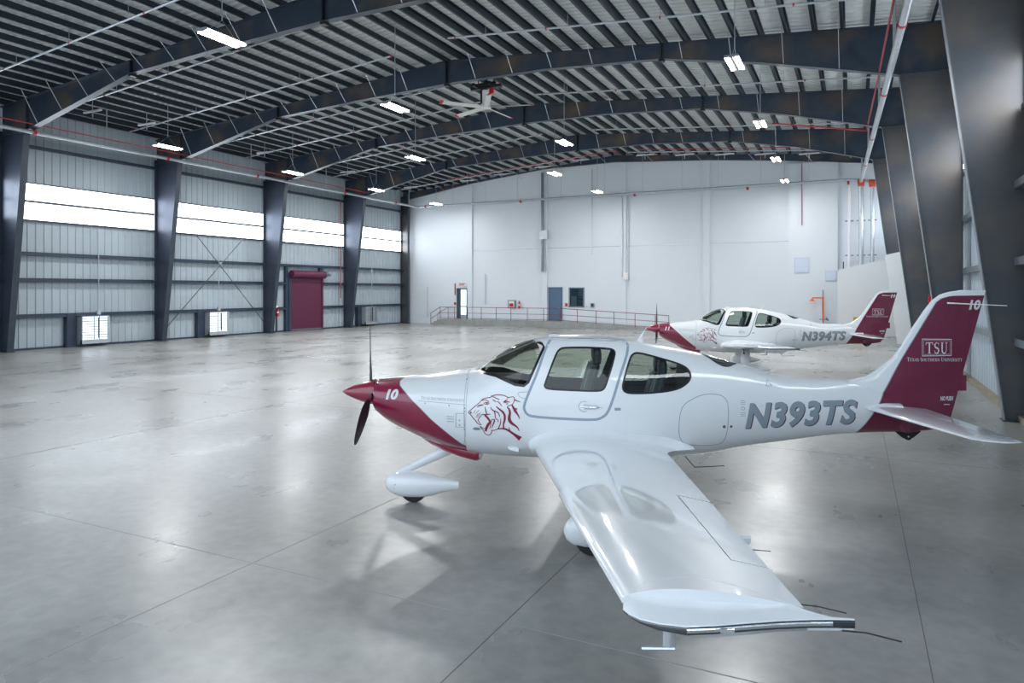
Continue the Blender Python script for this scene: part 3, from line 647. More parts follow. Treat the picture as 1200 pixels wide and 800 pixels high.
tag(bx('fire_alarm', (2.5, 30.2, 2.3), (2.58, 30.32, 2.6), 'red'), 'red alarm box glimpsed between two right-hand columns', 'alarm')

# ---------------------------------------------------------------- lamps
LP = [(-15.12, 13.15), (-15.14, 20.94), (-20.0, 29.4), (-11.84, 29.33), (-15.45, 36.82), (-15.66, 44.8), (-28.84, 21.98), (-28.75, 29.93), (-28.63, 37.5), (-29.1, 45.6), (-3.17, 21.29), (-3.40, 29.5), (-3.60, 37.75), (-3.82, 45.4)]
LB = ['lit high-bay lamp nearest the camera, top left', 'lit high-bay lamp left of the ceiling fan', 'lit high-bay lamp below the third rafter, left of fan', 'lit high-bay lamp right of the ceiling fan', 'lit high-bay lamp under the fourth rafter, in the middle row', 'lit high-bay lamp in the middle row closest to the back wall',
      'lit high-bay lamp nearest of the row by the left wall', 'second lit high-bay lamp of the left wall row', 'third lit high-bay lamp of the left wall row', 'farthest lit high-bay lamp of the left wall row',
      'lit high-bay lamp nearest of the right-hand row', 'second lit high-bay lamp of the right-hand row', 'third lit high-bay lamp of the right-hand row', 'farthest lit high-bay lamp of the right-hand row']
zl = 9.46
for (x, y), lb in zip(LP, LB):
    o = thing('high_bay_lamp', lb, 'lamp', (x, y, zl), 'high-bay lamps hung from the roof')
    q = MB(); q.box((x - .19, y - .66, zl + .05), (x + .19, y + .66, zl + .075)); q.box((x - .03, y - .66, zl + .0), (x + .03, y + .66, zl + .05)); q.box((x - .20, y - .68, zl + .0), (x + .20, y - .64, zl + .07)); q.box((x - .20, y + .64, zl + .0), (x + .20, y + .68, zl + .07)); q.build('housing', 'lamp_plate', o)
    for s in (-1, 1):
        q = MB(); q.box((x + s*.145 - .04, y - .62, zl - .012), (x + s*.145 + .04, y + .62, zl + .045)); q.build('tube', 'tube', o)
    q = MB(); q.tube([(x, y - .5, zl + .07), (x, y, zl + .5), (x, y + .5, zl + .07)], .006, 4); q.tube([(x, y, zl + .5), (x, y, roof_under(x) + .262)], .014, 5); q.build('suspension_rod', 'galv', o)
# unlit strip fixtures below the roof
ST = [(-31.2, 19.9), (-31.2, 22.6), (-31.3, 30.3), (-31.3, 37.8), (-31.4, 45.5), (-27.0, 46.8), (-24.0, 46.8), (-20.6, 46.8), (-17.6, 46.8), (-12.9, 46.8), (-10.2, 46.8), (-7.6, 46.8), (-5.1, 46.8), (-2.5, 46.8), (-.2, 46.8)]
for i, (x, y) in enumerate(ST):
    z = roof_under(x) - .35
    lb = ('unlit white strip fixture under the roof by the left wall, %s from camera' % ['first', 'second', 'third', 'fourth', 'fifth'][i]) if i < 5 else 'unlit white strip fixture before the back wall, %s from the left' % ['first', 'second', 'third', 'fourth', 'fifth', 'sixth', 'seventh', 'eighth', 'ninth', 'tenth'][i - 5]
    o = thing('strip_fixture', lb, 'lamp', (x, y, z), 'unlit strip fixtures')
    q = MB(); q.box((x - .62, y - .05, z), (x + .62, y + .05, z + .07)); q.build('housing', 'lamp_body', o)
    q = MB(); q.tube([(x, y, z + .05), (x, y, roof_under(x) + .262)], .018, 5); q.tube([(x, y, z), (x, y, z - .25)], .03, 5); q.build('stem', 'galv', o)

# ceiling fan
fx, fy, fz = -14.5, 26.8, 10.68
F = thing('ceiling_fan', 'large white ceiling fan with red blade tips', 'fan', (fx, fy, fz))
q = MB(); q.tube([(fx, fy, fz + .25), (fx, fy, fz + .85)], .17, 12); q.build('motor_housing', 'white', F)
q = MB(); q.tube([(fx, fy, fz + .85), (fx, fy, roof_under(fx) - .1)], .07, 8); q.box((fx - .26, fy - .06, fz + .3), (fx - .17, fy + .06, fz + .95)); q.build('down_rod', 'black', F)
q = MB(); q.box((fx - .75, fy - .08, 11.62), (fx + .75, fy + .08, 11.74)); q.box((fx - .45, fy - .5, 11.66), (fx - .33, fy + .5, 11.78)); q.box((fx + .33, fy - .5, 11.66), (fx + .45, fy + .5, 11.78)); q.box((fx - .6, fy - .3, 11.70), (fx + .6, fy - .2, 11.80))
for sx_ in (-.39, .39): q.tube([(fx + sx_, fy, 11.7), (fx + sx_, fy, roof_under(fx + sx_) + .01)], .03, 6)
q.build('mounting_frame', 'black', F)
q = MB(); q.tube([(fx, fy, fz + .08), (fx, fy, fz + .26)], .22, 14); q.build('hub', 'white', F)
bx('red_tag', (fx + .18, fy - .05, fz + .7), (fx + .36, fy + .05, fz + .95), 'red', F)
for k in range(5):
    a = math.radians(14 + 72 * k); ca_, sa_ = math.cos(a), math.sin(a)
    def bp(r, w, h): return (fx + ca_ * r - sa_ * w, fy + sa_ * r + ca_ * w, fz + .12 + h)
    q = MB(); q.loft([[bp(r, -.12, -.04), bp(r, -.02, .02), bp(r, .12, .045), bp(r, .11, .02), bp(r, 0, -.02)] for r in (.15, 1.0, 2.0)], 0, True, False); b = q.build('blade', 'blade_white', F)
    q = MB(); q.loft([[bp(r, -.13, -.045), bp(r, -.02, .03), bp(r, .13, .055), bp(r, .12, .015), bp(r, 0, -.03)] for r in (2.0, 2.12)], 0, True, False); tag(q.build('blade_tip', 'red', b), 'red blade tip')
# ================================================================ THE AIRCRAFT
# local axes: x aft from the spinner tip, y to the right wing, z up; left side is -y
ST=[ # x, zt, zb, w, zc, nu, nl
(.45,1.595,1.19,.27,1.40,2.0,2.0),
(.64,1.618,1.05,.36,1.39,2.0,2.0),
(.94,1.652,.91,.45,1.37,2.0,2.1),
(1.16,1.677,.82,.50,1.35,2.1,2.2),
(1.48,1.716,.72,.56,1.30,2.2,2.3),
(1.68,1.742,.695,.59,1.27,2.2,2.4),
(1.80,1.765,.685,.605,1.26,2.2,2.5),
(1.95,1.87,.675,.615,1.25,2.2,2.5),
(2.15,2.00,.665,.625,1.25,2.25,2.6),
(2.33,2.09,.66,.63,1.25,2.3,2.6),
(2.50,2.135,.655,.635,1.25,2.35,2.6),
(2.70,2.175,.65,.64,1.25,2.4,2.6),
(3.10,2.192,.645,.64,1.25,2.4,2.6),
(3.50,2.165,.645,.635,1.25,2.4,2.6),
(3.80,2.12,.65,.62,1.26,2.35,2.6),
(4.17,2.06,.67,.585,1.28,2.3,2.5),
(4.60,1.965,.72,.52,1.30,2.2,2.4),
(5.05,1.84,.81,.435,1.32,2.1,2.3),
(5.30,1.765,.85,.385,1.32,2.1,2.2),
(5.55,1.695,.885,.34,1.31,2.1,2.2),
(5.90,1.66,.935,.275,1.31,2.0,2.1),
(6.25,1.652,.98,.22,1.32,2.0,2.0),
(6.60,1.60,1.005,.165,1.32,2.0,2.0),
(7.00,1.50,1.02,.105,1.28,2.0,2.0),
(7.30,1.35,1.04,.06,1.20,2.0,2.0),
(7.50,1.20,1.08,.02,1.14,2.0,2.0)]
def stn(x):
    n=len(ST)
    if x<=ST[0][0]: return ST[0][1:]
    if x>=ST[-1][0]: return ST[-1][1:]
    i=0
    while ST[i+1][0]<x:i+=1
    a,b=ST[i],ST[i+1]; H=b[0]-a[0]; t=(x-a[0])/H; out=[]
    for k in range(1,7):
        def m(j):
            if j==0: return (ST[1][k]-ST[0][k])/(ST[1][0]-ST[0][0])
            if j==n-1: return (ST[-1][k]-ST[-2][k])/(ST[-1][0]-ST[-2][0])
            d0=(ST[j][k]-ST[j-1][k])/(ST[j][0]-ST[j-1][0]); d1=(ST[j+1][k]-ST[j][k])/(ST[j+1][0]-ST[j][0])
            return 0 if d0*d1<=0 else 2*d0*d1/(d0+d1)
        m0,m1=m(i),m(i+1)
        out.append((2*t**3-3*t*t+1)*a[k]+(t**3-2*t*t+t)*H*m0+(-2*t**3+3*t*t)*b[k]+(t**3-t*t)*H*m1)
    return out
def ysurf(x,z):
    zt,zb,w,zc,nu,nl=stn(x)
    if z>=zc: t=(z-zc)/(zt-zc); n=nu
    else: t=(zc-z)/(zc-zb); n=nl
    t=min(max(t,0),1)
    return w*(1-t**n)**(1/n)
def ring(x, off=0., n=48, a0=0., a1=2*PI, full=True):
    zt, zb, w, zc, nu, nl = stn(x); pts = []
    for k in range(n):
        a = 2 * PI * k / n
        c_, s_ = math.cos(a), math.sin(a); e = nu if s_ >= 0 else nl
        y = (w - off) * (1 if c_ >= 0 else -1) * abs(c_) ** (2 / e)
        z = zc + ((zt - off - zc) if s_ >= 0 else (zc - zb - off)) * (1 if s_ >= 0 else -1) * abs(s_) ** (2 / e)
        pts.append((x, y, z))
    return pts
def frange(a, b, n): return [a + (b - a) * i / n for i in range(n + 1)]
def fus_mb(a, b, n, off=0.):
    q = MB(); q.loft([ring(x, off) for x in frange(a, b, n)], 0, True, True); return q

def boolean(o, cutters, op='DIFFERENCE'):
    for c in cutters:
        m = o.modifiers.new('b', 'BOOLEAN'); m.operation = op; m.solver = 'EXACT'; m.object = c
    dg = bpy.context.evaluated_depsgraph_get(); dg.update()
    me = bpy.data.meshes.new_from_object(o.evaluated_get(dg), depsgraph=dg)
    o.modifiers.clear(); old = o.data; o.data = me; bpy.data.meshes.remove(old)
def tmp_prism(poly, y0, y1):
    q = MB(); q.prism(poly, lambda u, v, d: (u, d, v), y0, y1); o = q.build('tmp', 'gloss', origin=(0, 0, 0)); return o
def kill(*os):
    for o in os: bpy.data.objects.remove(o)

def fin_le(z):
    T = [(1.0, 7.0), (1.40, 6.6), (1.60, 6.25), (1.655, 6.44), (1.69, 6.59), (1.76, 6.70), (1.92, 6.90), (2.07, 7.01), (2.28, 7.13), (2.51, 7.28), (2.63, 7.37), (2.70, 7.46), (2.735, 7.56), (2.755, 7.70)]
    return lerp(T, z)
def fin_te(z): return lerp([(1.02, 7.16), (1.05, 7.41), (1.12, 7.54), (1.21, 7.60), (1.53, 7.68), (1.80, 7.75), (2.71, 7.99), (2.755, 8.0)], z)
def lerp(T, z):
    if z <= T[0][0]: return T[0][1]
    for a, b in zip(T[:-1], T[1:]):
        if z <= b[0]: return a[1] + (b[1] - a[1]) * (z - a[0]) / (b[0] - a[0])
    return T[-1][1]
def fin_th(x, z):                      # half thickness
    a, b = fin_le(z), fin_te(z); t = min(max((x - a) / (b - a), 0), 1)
    T = .055 * (1 - (z - 1.0) * .28) if z < 2.6 else .055 * .552 * max(0.25, 1 - ((z - 2.6) / .165) ** 2 * .75)
    if z < 2.0: T *= 1 + .9 * ((2.0 - max(z, 1.6)) / .4) ** 2
    return T * 2.6 * (.2969 * math.sqrt(t) - .126 * t - .3516 * t*t + .2843 * t**3 - .1015 * t**4) / .26
def af(t):                             # thickness form, max about .5 of ratio
    return 5 * (.2969 * math.sqrt(t) - .126 * t - .3516 * t*t + .2843 * t**3 - .1036 * t**4)

def decal(vs, fs, mapf, surf, name, m, parent, eps=.0015, step=.035, label=None):
    """flat 2-D faces laid onto a surface: mapf -> (x, z), surf(x, z) -> |y| on the left side"""
    bm = bmesh.new(); V = []
    for v in vs: x, z = mapf(v[0], v[1]); V.append(bm.verts.new((x, 0, z)))
    for f in fs:
        try: bm.faces.new([V[i] for i in f])
        except ValueError: pass
    xs = [v.co.x for v in bm.verts]; zs = [v.co.z for v in bm.verts]
    for (lo, hi, ax) in ((min(xs), max(xs), 0), (min(zs), max(zs), 2)):
        p = math.floor(lo / step) * step + step
        while p < hi:
            co = [0, 0, 0]; no = [0, 0, 0]; co[ax] = p; no[ax] = 1
            bmesh.ops.bisect_plane(bm, geom=bm.verts[:] + bm.edges[:] + bm.faces[:], plane_co=co, plane_no=no); p += step
    for v in bm.verts: v.co.y = -(surf(v.co.x, v.co.z) + eps)
    bm.normal_update()
    for f in bm.faces:
        if f.normal.y > 0: f.normal_flip()
    me = bpy.data.meshes.new(name); bm.to_mesh(me); bm.free(); me.materials.append(M[m] if isinstance(m, str) else m)
    o = bpy.data.objects.new(name, me); C.objects.link(o); o.parent = parent
    if label: o['label'] = label
    return o
def strip(pts, ws, closed=False):
    """ribbon along 2-D points with per-point widths"""
    n = len(pts); vs = []; fs = []
    if not isinstance(ws, (list, tuple)): ws = [ws] * n
    if len(ws) != n: ws = [ws[min(len(ws)-1, int(round(i * (len(ws)-1) / max(1, n-1))))] for i in range(n)]
    for i, p in enumerate(pts):
        a = pts[(i - 1) % n] if (closed or i > 0) else p; b = pts[(i + 1) % n] if (closed or i < n - 1) else p
        dx, dy = b[0] - a[0], b[1] - a[1]; l = math.hypot(dx, dy) or 1; nx, ny = -dy / l, dx / l; h = ws[i] / 2
        vs += [(p[0] + nx*h, p[1] + ny*h), (p[0] - nx*h, p[1] - ny*h)]
    for i in range(n if closed else n - 1):
        j = (i + 1) % n; fs.append((2*i, 2*i+1, 2*j+1, 2*j))
    return vs, fs
def smooth_line(pts, it=2, closed=False):
    for _ in range(it):
        o = [] if closed else [pts[0]]; n = len(pts)
        for i in range(n if closed else n - 1):
            a, b = pts[i], pts[(i + 1) % n]
            o += [(a[0]*.75 + b[0]*.25, a[1]*.75 + b[1]*.25), (a[0]*.25 + b[0]*.75, a[1]*.25 + b[1]*.75)]
        if not closed: o.append(pts[-1])
        pts = o
    return pts
def merge(lst):
    vs, fs = [], []
    for v, f in lst:
        o = len(vs); vs += v; fs += [[i + o for i in g] for g in f]
    return vs, fs

# small serif capitals drawn from strokes: (points, width)
def arc(cx, cy, rx, ry, a0, a1, n=12): return [(cx + rx * math.cos(math.radians(a0 + (a1 - a0) * i / n)), cy + ry * math.sin(math.radians(a0 + (a1 - a0) * i / n))) for i in range(n + 1)]
K_, k_ = .15, .06
def foot(x, y, w=.3): return ([(x - w/2, y), (x + w/2, y)], .05)
GL = {
 'T': (.82, [([(.02, .96), (.80, .96)], .07), ([(.41, 0), (.41, .96)], K_), foot(.41, .025), ([(.035, .98), (.035, .76)], .045), ([(.785, .98), (.785, .76)], .045)]),
 'S': (.62, [(arc(.31, .74, .21, .23, 35, 270), [.05, .08, .13, .15]), (arc(.31, .26, .22, .24, 90, -145), [.15, .14, .10, .05]), ([(.52, .98), (.52, .74)], .045), ([(.10, .02), (.10, .28)], .045)]),
 'U': (.86, [([(.20, .97), (.20, .35)], K_), (arc(.44, .33, .24, .30, 180, 360), [.15, .10, .06]), ([(.68, .35), (.68, .97)], k_), foot(.20, .975), foot(.68, .975, .24)]),
 'E': (.72, [([(.18, 0), (.18, 1)], K_), ([(.06, .97), (.64, .97)], .06), ([(.18, .52), (.50, .52)], .06), ([(.06, .03), (.66, .03)], .06), ([(.63, .98), (.63, .80)], .045), ([(.65, .02), (.65, .22)], .045), ([(.50, .62), (.50, .42)], .04)]),
 'X': (.82, [([(.15, .97), (.68, .03)], K_), ([(.66, .97), (.15, .03)], k_), foot(.16, .975), foot(.66, .975, .24), foot(.15, .025, .24), foot(.68, .025)]),
 'A': (.84, [([(.42, 1), (.14, .03)], k_), ([(.42, 1), (.70, .03)], K_), ([(.24, .34), (.60, .34)], .05), foot(.13, .025, .24), foot(.70, .025)]),
 'O': (.84, [(arc(.42, .5, .33, .46, 0, 360, 24), [.14, .06, .14, .06, .14])]),
 'H': (.90, [([(.20, 0), (.20, 1)], K_), ([(.70, 0), (.70, 1)], K_), ([(.2, .5), (.7, .5)], .06), foot(.2, .025), foot(.7, .025), foot(.2, .975), foot(.7, .975)]),
 'R': (.80, [([(.18, 0), (.18, 1)], K_), ([(.18, .97), (.40, .97)] + arc(.40, .74, .2, .23, 90, -90), [.06, .06, .12, .12, .06]), ([(.18, .51), (.42, .51), (.72, .02)], [.05, .08, K_]), foot(.18, .025), foot(.12, .975, .24), foot(.72, .025, .2)]),
 'N': (.92, [([(.18, 0), (.18, .97)], k_), ([(.14, .97), (.74, .03)], K_), ([(.74, .03), (.74, 1)], k_), foot(.18, .025, .26), foot(.13, .975, .24), foot(.74, .975, .26)]),
 'I': (.42, [([(.20, 0), (.20, 1)], K_), foot(.2, .025), foot(.2, .975)]),
 'V': (.82, [([(.14, .97), (.42, .02)], K_), ([(.42, .02), (.68, .97)], k_), foot(.14, .975), foot(.68, .975, .24)]),
 'Y': (.80, [([(.14, .97), (.40, .45)], K_), ([(.66, .97), (.40, .45)], k_), ([(.40, 0), (.40, .48)], K_), foot(.14, .975), foot(.66, .975, .24), foot(.4, .025)]),
}
def serif(text, big=1., small=.8, gap=.06):
    out = []; x = 0
    for w_i, wd in enumerate(text.split(' ')):
        for i, ch in enumerate(wd):
            s_ = big if i == 0 else small; adv, st = GL[ch]
            for pts, w in st:
                ws = [a * s_ for a in w] if isinstance(w, list) else w * s_
                out.append(strip([(x + a * s_, b * s_) for a, b in pts], ws))
            x += (adv + gap) * s_
        x += .38
    vs, fs = merge(out); return vs, fs, x - .38

TIG = [  # open-mouthed tiger head drawn as tapered strokes on a 100-unit grid
 ([(345,155),(300,160),(260,170),(235,195),(210,225),(175,250),(140,280),(110,305),(92,322),(98,345),(115,350),(130,375),(150,400),(175,425),(195,455),(215,470)], 6),
 ([(345,155),(370,135),(410,125),(460,124),(510,130),(540,145),(555,155)], 7), ([(355,135),(390,150),(420,165),(455,178)], 7),
 ([(245,190),(280,180),(310,188),(335,206)], [8,6,4]), ([(272,220),(295,207),(320,213),(338,222),(310,236),(285,233),(272,220)], 5), ([(298,215),(312,226)], 9),
 ([(192,262),(225,245),(268,238)], [4,13,6]), ([(285,262),(295,300),(300,330),(312,350)], [5,9,6]), ([(248,350),(300,353),(350,346)], [5,12,3]),
 ([(250,350),(235,375),(215,395),(203,420),(215,440),(242,476)], 5), ([(280,358),(315,385),(345,430),(352,455)], [8,20,16,10]), ([(345,440),(322,470),(300,515),(292,552)], [12,26,24,14]), ([(355,455),(350,490),(340,520)], [8,6,3]),
 ([(225,490),(240,512),(270,545),(280,580),(310,595),(335,598),(355,580),(365,555),(360,530),(378,542),(410,532),(445,520)], 6),
 ([(180,430),(205,465),(240,475)], 4), ([(225,490),(262,515),(295,520)], 5), ([(350,265),(365,295),(395,310),(405,340),(405,380),(415,400)], [4,10,8,4]), ([(395,305),(430,320),(452,345),(460,380)], [4,9,8,3]),
 ([(375,410),(402,404),(392,440),(375,480),(365,512)], [5,8,14,8,3]), ([(415,400),(440,415),(442,440)], 6), ([(470,395),(472,440),(455,490),(435,520)], [3,7,9,5]),
 ([(415,255),(450,285),(490,315),(515,350),(520,390),(512,430),(500,470),(503,510)], [4,12,18,20,20,16,12,18]), ([(435,522),(480,514),(530,522),(570,545),(620,580),(660,612),(697,640)], [6,12,18,18,22,36,52]),
 ([(545,262),(570,290),(580,330),(568,380),(572,420),(600,455),(640,480),(670,505),(685,545)], [5,14,20,26,32,24,16,10,2]),
 ([(545,160),(580,148),(628,144),(630,185),(615,225),(590,242),(560,248),(545,262)], 6), ([(503,212),(525,190),(552,178)], [16,12,4]), ([(520,210),(548,203),(578,205)], [10,10,3]), ([(535,232),(556,222)], [12,4]),
 ([(628,180),(660,192),(700,205)], [12,8,2]), ([(600,235),(620,275),(640,310),(665,345),(685,380),(690,402)], [6,20,26,14,8,2]), ([(640,285),(665,285)], [20,2]),
 ([(425,195),(455,215),(485,256)], [3,9,2]), ([(370,175),(395,190),(418,208)], [3,9,2]), ([(565,500),(573,530),(592,560)], [2,9,5]), ([(110,335),(126,325)], [20,12]),
 ([(150,340),(172,300)], 3), ([(175,345),(215,300)], 3), ([(190,355),(238,330)], 3), ([(180,368),(235,352)], 3), ([(178,380),(228,374)], 3), ([(350,455),(372,400)], [3,7,3]), ([(455,500),(430,525)], [3,8]),
]
CACHE = {}
def aircraft(reg, num, loc, rot, label):
    T = thing('light_aircraft', label, 'aircraft', loc); ORG[T.name] = Vector((0, 0, 0)); T.rotation_euler = (0, 0, rot)
    def put(name, fn, par=T, label=None, key=None):
        """build once, copy the mesh for the second aircraft"""
        key = key or name
        if key in CACHE:
            o = bpy.data.objects.new(name, CACHE[key]); C.objects.link(o); o.parent = par; ORG[o.name] = Vector((0, 0, 0))
        else:
            o = fn(par); CACHE[key] = o.data
            if o.parent is None: o.parent = par
        if label: o['label'] = label
        return o
    DOOR = [(2.725,2.159),(2.648,2.0),(2.576,1.77),(2.477,1.541),(2.42,1.391),(2.416,1.339),(2.447,1.278),(2.519,1.249),(2.884,1.23),(3.256,1.221),(3.337,1.247),(3.402,1.298),(3.46,1.434),(3.558,1.747),(3.641,1.953),(3.674,2.078),(3.654,2.118),(3.595,2.135),(3.305,2.150),(2.76,2.150)]
    DW = [(2.90,2.055),(3.193,2.059),(3.451,2.045),(3.501,2.025),(3.509,1.982),(3.388,1.625),(3.358,1.577),(3.297,1.559),(2.985,1.566),(2.698,1.577),(2.663,1.604),(2.663,1.634),(2.796,1.986),(2.84,2.040)]
    RW = [(3.741,1.996),(3.811,1.994),(3.946,1.962),(4.215,1.889),(4.325,1.847),(4.383,1.803),(4.407,1.736),(4.367,1.657),(4.226,1.576),(3.919,1.54),(3.688,1.535),(3.618,1.549),(3.586,1.584),(3.59,1.659),(3.685,1.95)]
    WS = [(1.70,1.765),(1.80,1.752),(2.063,1.715),(2.308,1.62),(2.412,1.61),(2.463,1.649),(2.645,2.06),(2.616,2.095),(2.50,2.128),(2.44,2.30),(1.70,2.30)]
    TW = [(4.56,2.2),(4.56,1.99),(4.66,1.90),(4.80,1.855),(5.03,1.80),(5.06,2.2)]
    if 'fuselage' not in CACHE:
        body = fus_mb(1.69, 7.5, 96).build('fuselage', 'tail_paint_shaded', origin=(0, 0, 0))
        inn = MB(); inn.loft([ring(x, .03) for x in frange(1.76, 4.9, 40)], 0, True, True); cav = inn.build('tmp', 'interior', origin=(0, 0, 0))
        cut = [tmp_prism(WS, -1, 1), tmp_prism(DW, -1, -.2), tmp_prism(DW, .2, 1), tmp_prism(RW, -1, -.2), tmp_prism(RW, .2, 1)]
        body.data.materials.append(M['interior'])
        boolean(body, [cav] + cut)
        # inner skin takes the dark cabin trim
        def inner(v):
            x_, y_, z_ = v; zt, zb = stn(x_)[:2]
            return 1.72 < x_ < 4.95 and zb + .012 < z_ < zt - .008 and abs(y_) < ysurf(x_, z_) - .012
        for p in body.data.polygons:
            ins = [inner(body.data.vertices[i].co) for i in p.vertices]
            p.material_index = 1 if all(ins) else 0
        body.data.set_sharp_from_angle(angle=math.radians(38))
        CACHE['fuselage'] = body.data; kill(body)
        kill(cav, *cut)
    F = put('fuselage', None)
    # cowling with its chin lip
    def f(par):
        q = MB(); rs = [[(.45, .6*y, 1.42 + .6*(z-1.42)) for x, y, z in ring(.45)], [(.452, .93*y, 1.40 + .93*(z-1.40)) for x, y, z in ring(.45)]] + [ring(x) for x in frange(.47, 1.686, 34)]
        q.loft(rs, 0, True, True); return q.build('cowling', 'nose_paint', par)
    cow = put('cowling', f)
    def f(par):
        q = MB(); rs = []
        for x, zb, w in [(1.05, .84, .10), (1.2, .765, .20), (1.4, .685, .28), (1.6, .625, .31), (1.78, .585, .31), (1.83, .60, .30)]:
            rs.append([(x + (.05 if math.sin(a) > 0 else 0) * 0, w * math.copysign(abs(math.cos(a)) ** .7, math.cos(a)), zb + .12 + .12 * math.copysign(abs(math.sin(a)) ** .8, math.sin(a))) for a in [2*PI*k/24 for k in range(24)]])
        q.loft(rs, 0, True, True); return q.build('exhaust_lip', 'gloss_red', par)
    put('exhaust_lip', f, cow)
    def f(par):
        q = MB()
        for s in (-1, 1): q.tube([(.44, s*.215, 1.40), (.458, s*.215, 1.40)], .08, 16, radii=[.075, .085])
        q.v = [(v[0], v[1], 1.40 + (v[2]-1.40) * .7) for v in q.v]; return q.build('air_intake', 'black', par)
    put('air_intake', f, cow)
    def f(par):
        q = MB(); pr = [(-.02, .002), (.01, .022), (.06, .052), (.14, .088), (.24, .122), (.34, .150), (.40, .163), (.435, .167)]
        q.loft([[(x, r*math.cos(a), 1.425 + r*math.sin(a)) for a in [2*PI*k/32 for k in range(32)]] for x, r in pr], 0, True, True); return q.build('spinner', 'gloss_red', par)
    put('spinner', f)
    for i, ang in enumerate((94, 217, -26)):          # measured from +y (right wing) towards +z
        def f(par, ang=ang):
            a = math.radians(ang); rr = Vector((0, math.cos(a), math.sin(a))); tt = Vector((0, -math.sin(a), math.cos(a))); ax = Vector((1, 0, 0)); rs = []
            for r, c, tw, th in [(.10, .05, 40, .025), (.17, .07, 36, .022), (.24, .105, 31, .018), (.36, .145, 24, .014), (.52, .155, 18, .010), (.68, .140, 13, .008), (.80, .108, 10, .006), (.86, .068, 9, .005), (.885, .02, 9, .003)]:
                t_ = math.radians(tw); ch = tt * math.cos(t_) + ax * math.sin(t_); nn = tt * math.sin(t_) - ax * math.cos(t_); p0 = Vector((.37, 0, 1.425)) + rr * r
                rs.append([p0 + ch * (c * u) + nn * (th * v) for u, v in ((-.5, 0), (-.3, .7), (0, 1), (.3, .7), (.5, 0), (.3, -.4), (0, -.6), (-.3, -.4))])
            q = MB(); q.loft(rs, 0, True, True); o = q.build('propeller_blade', 'prop', par); return o
        b = put('propeller_blade', f, key='blade%d' % i)
    # glass
    def f(par):
        q = MB(); q.loft([ring(x, .006, 72) for x in frange(1.70, 2.70, 30)], 0, False, True); o = q.build('windshield', 'canopy', par, recalc=True)
        bm = bmesh.new(); bm.from_mesh(o.data); P = WS; n = len(P)
        for i in range(n):
            a, b = P[i], P[(i+1) % n]
            if b[0]-a[0] == 0 and a[0] == 1.70: continue
            no = Vector((b[1]-a[1], 0, -(b[0]-a[0])))          # polygon is counter-clockwise in x,z
            cx = sum(p[0] for p in P)/n; cz = sum(p[1] for p in P)/n
            if no.dot(Vector((cx-a[0], 0, cz-a[1]))) > 0: no = -no
            bmesh.ops.bisect_plane(bm, geom=bm.verts[:]+bm.edges[:]+bm.faces[:], plane_co=(a[0], 0, a[1]), plane_no=no.normalized(), clear_outer=True)
        bm.to_mesh(o.data); bm.free(); return o
    ws = put('windshield', f)
    def f(par):
        vs, fs = strip(WS[1:9], .030); return decal(vs, fs, lambda a, b: (a, b), ysurf, 'windshield_frame', 'black_trim', par, .0012)
    put('windshield_frame', f, ws)
    def pane(name, poly, par, key, mirror=False):
        def f(p):
            o = decal(poly, [list(range(len(poly)))], lambda a, b: (a, b), ysurf, name, 'canopy', p, eps=-.004, step=.06)
            if mirror:
                for v in o.data.vertices: v.co.y = -v.co.y
            for pl in o.data.polygons: pl.use_smooth = True
            return o
        return put(name, f, par, key=key)
    def frame(name, poly, par, key, w=.022):
        def f(p):
            vs, fs = strip(smooth_line(poly, 2, True), w, True); return decal(vs, fs, lambda a, b: (a, b), ysurf, name, 'black_trim', p, .0014)
        return put(name, f, par, key=key)
    # left door
    def f(par):
        pl = smooth_line(DOOR, 1, True); pl2 = []
        vs, fs = strip(pl, .030, True); return decal(vs, fs, lambda a, b: (a, b), ysurf, 'cabin_door', 'seal', par, .0016)
    # door skin: its own sheet lying on the body opening
    def g(par):
        holes = smooth_line(DW, 1, True)
        outer = smooth_line(DOOR, 1, True)
        bm = bmesh.new()
        cu = bpy.data.curves.new('t', 'CURVE'); cu.dimensions = '2D'; cu.fill_mode = 'BOTH'
        for pl in (outer, holes):
            sp = cu.splines.new('POLY'); sp.points.add(len(pl) - 1); sp.use_cyclic_u = True
            for p_, c_ in zip(sp.points, pl): p_.co = (c_[0], c_[1], 0, 1)
        ob = bpy.data.objects.new('t', cu); C.objects.link(ob); dg = bpy.context.evaluated_depsgraph_get(); me = ob.evaluated_get(dg).to_mesh()
        vs = [(v.co.x, v.co.y) for v in me.vertices]; fs = [list(p.vertices) for p in me.polygons]
        bpy.data.objects.remove(ob); bpy.data.curves.remove(cu); bm.free()
        o = decal(vs, fs, lambda a, b: (a, b), ysurf, 'cabin_door', 'gloss', par, .0010, step=.025)
        for pl in o.data.polygons: pl.use_smooth = True
        return o
    door = put('cabin_door', g)
    put('door_seal', lambda p: (lambda o: o)(f(p)), door)
    bpy.data.objects[door.name].name = door.name
    pane('door_window', DW, door, 'dw'); frame('window_frame', DW, door, 'dwf')
    def f(par):
        q = MB(); y = -ysurf(3.2, 1.37)
        q.tube([(3.085, y - .004, 1.378), (3.085, y - .02, 1.378), (3.14, y - .028, 1.376), (3.27, y - .026, 1.370), (3.30, y - .006, 1.368)], .011, 8); q.tube([(3.11, y + .005, 1.378), (3.11, y - .012, 1.378)], .034, 14)
        o = q.build('door_handle', 'alu', par); return o
    put('door_handle', f, door)
    def f(par):
        a = arc(3.13, 1.378, .062, .062, 60, 300, 14); l = [strip(a, .006), strip([(3.09, 1.400), (3.26, 1.392), (3.30, 1.372)], .005), strip([(3.09, 1.352), (3.26, 1.352), (3.30, 1.368), (3.35, 1.366)], .005)]
        vs, fs = merge(l); return decal(vs, fs, lambda a, b: (a, b), ysurf, 'handle_recess', 'seal', par, .0022)
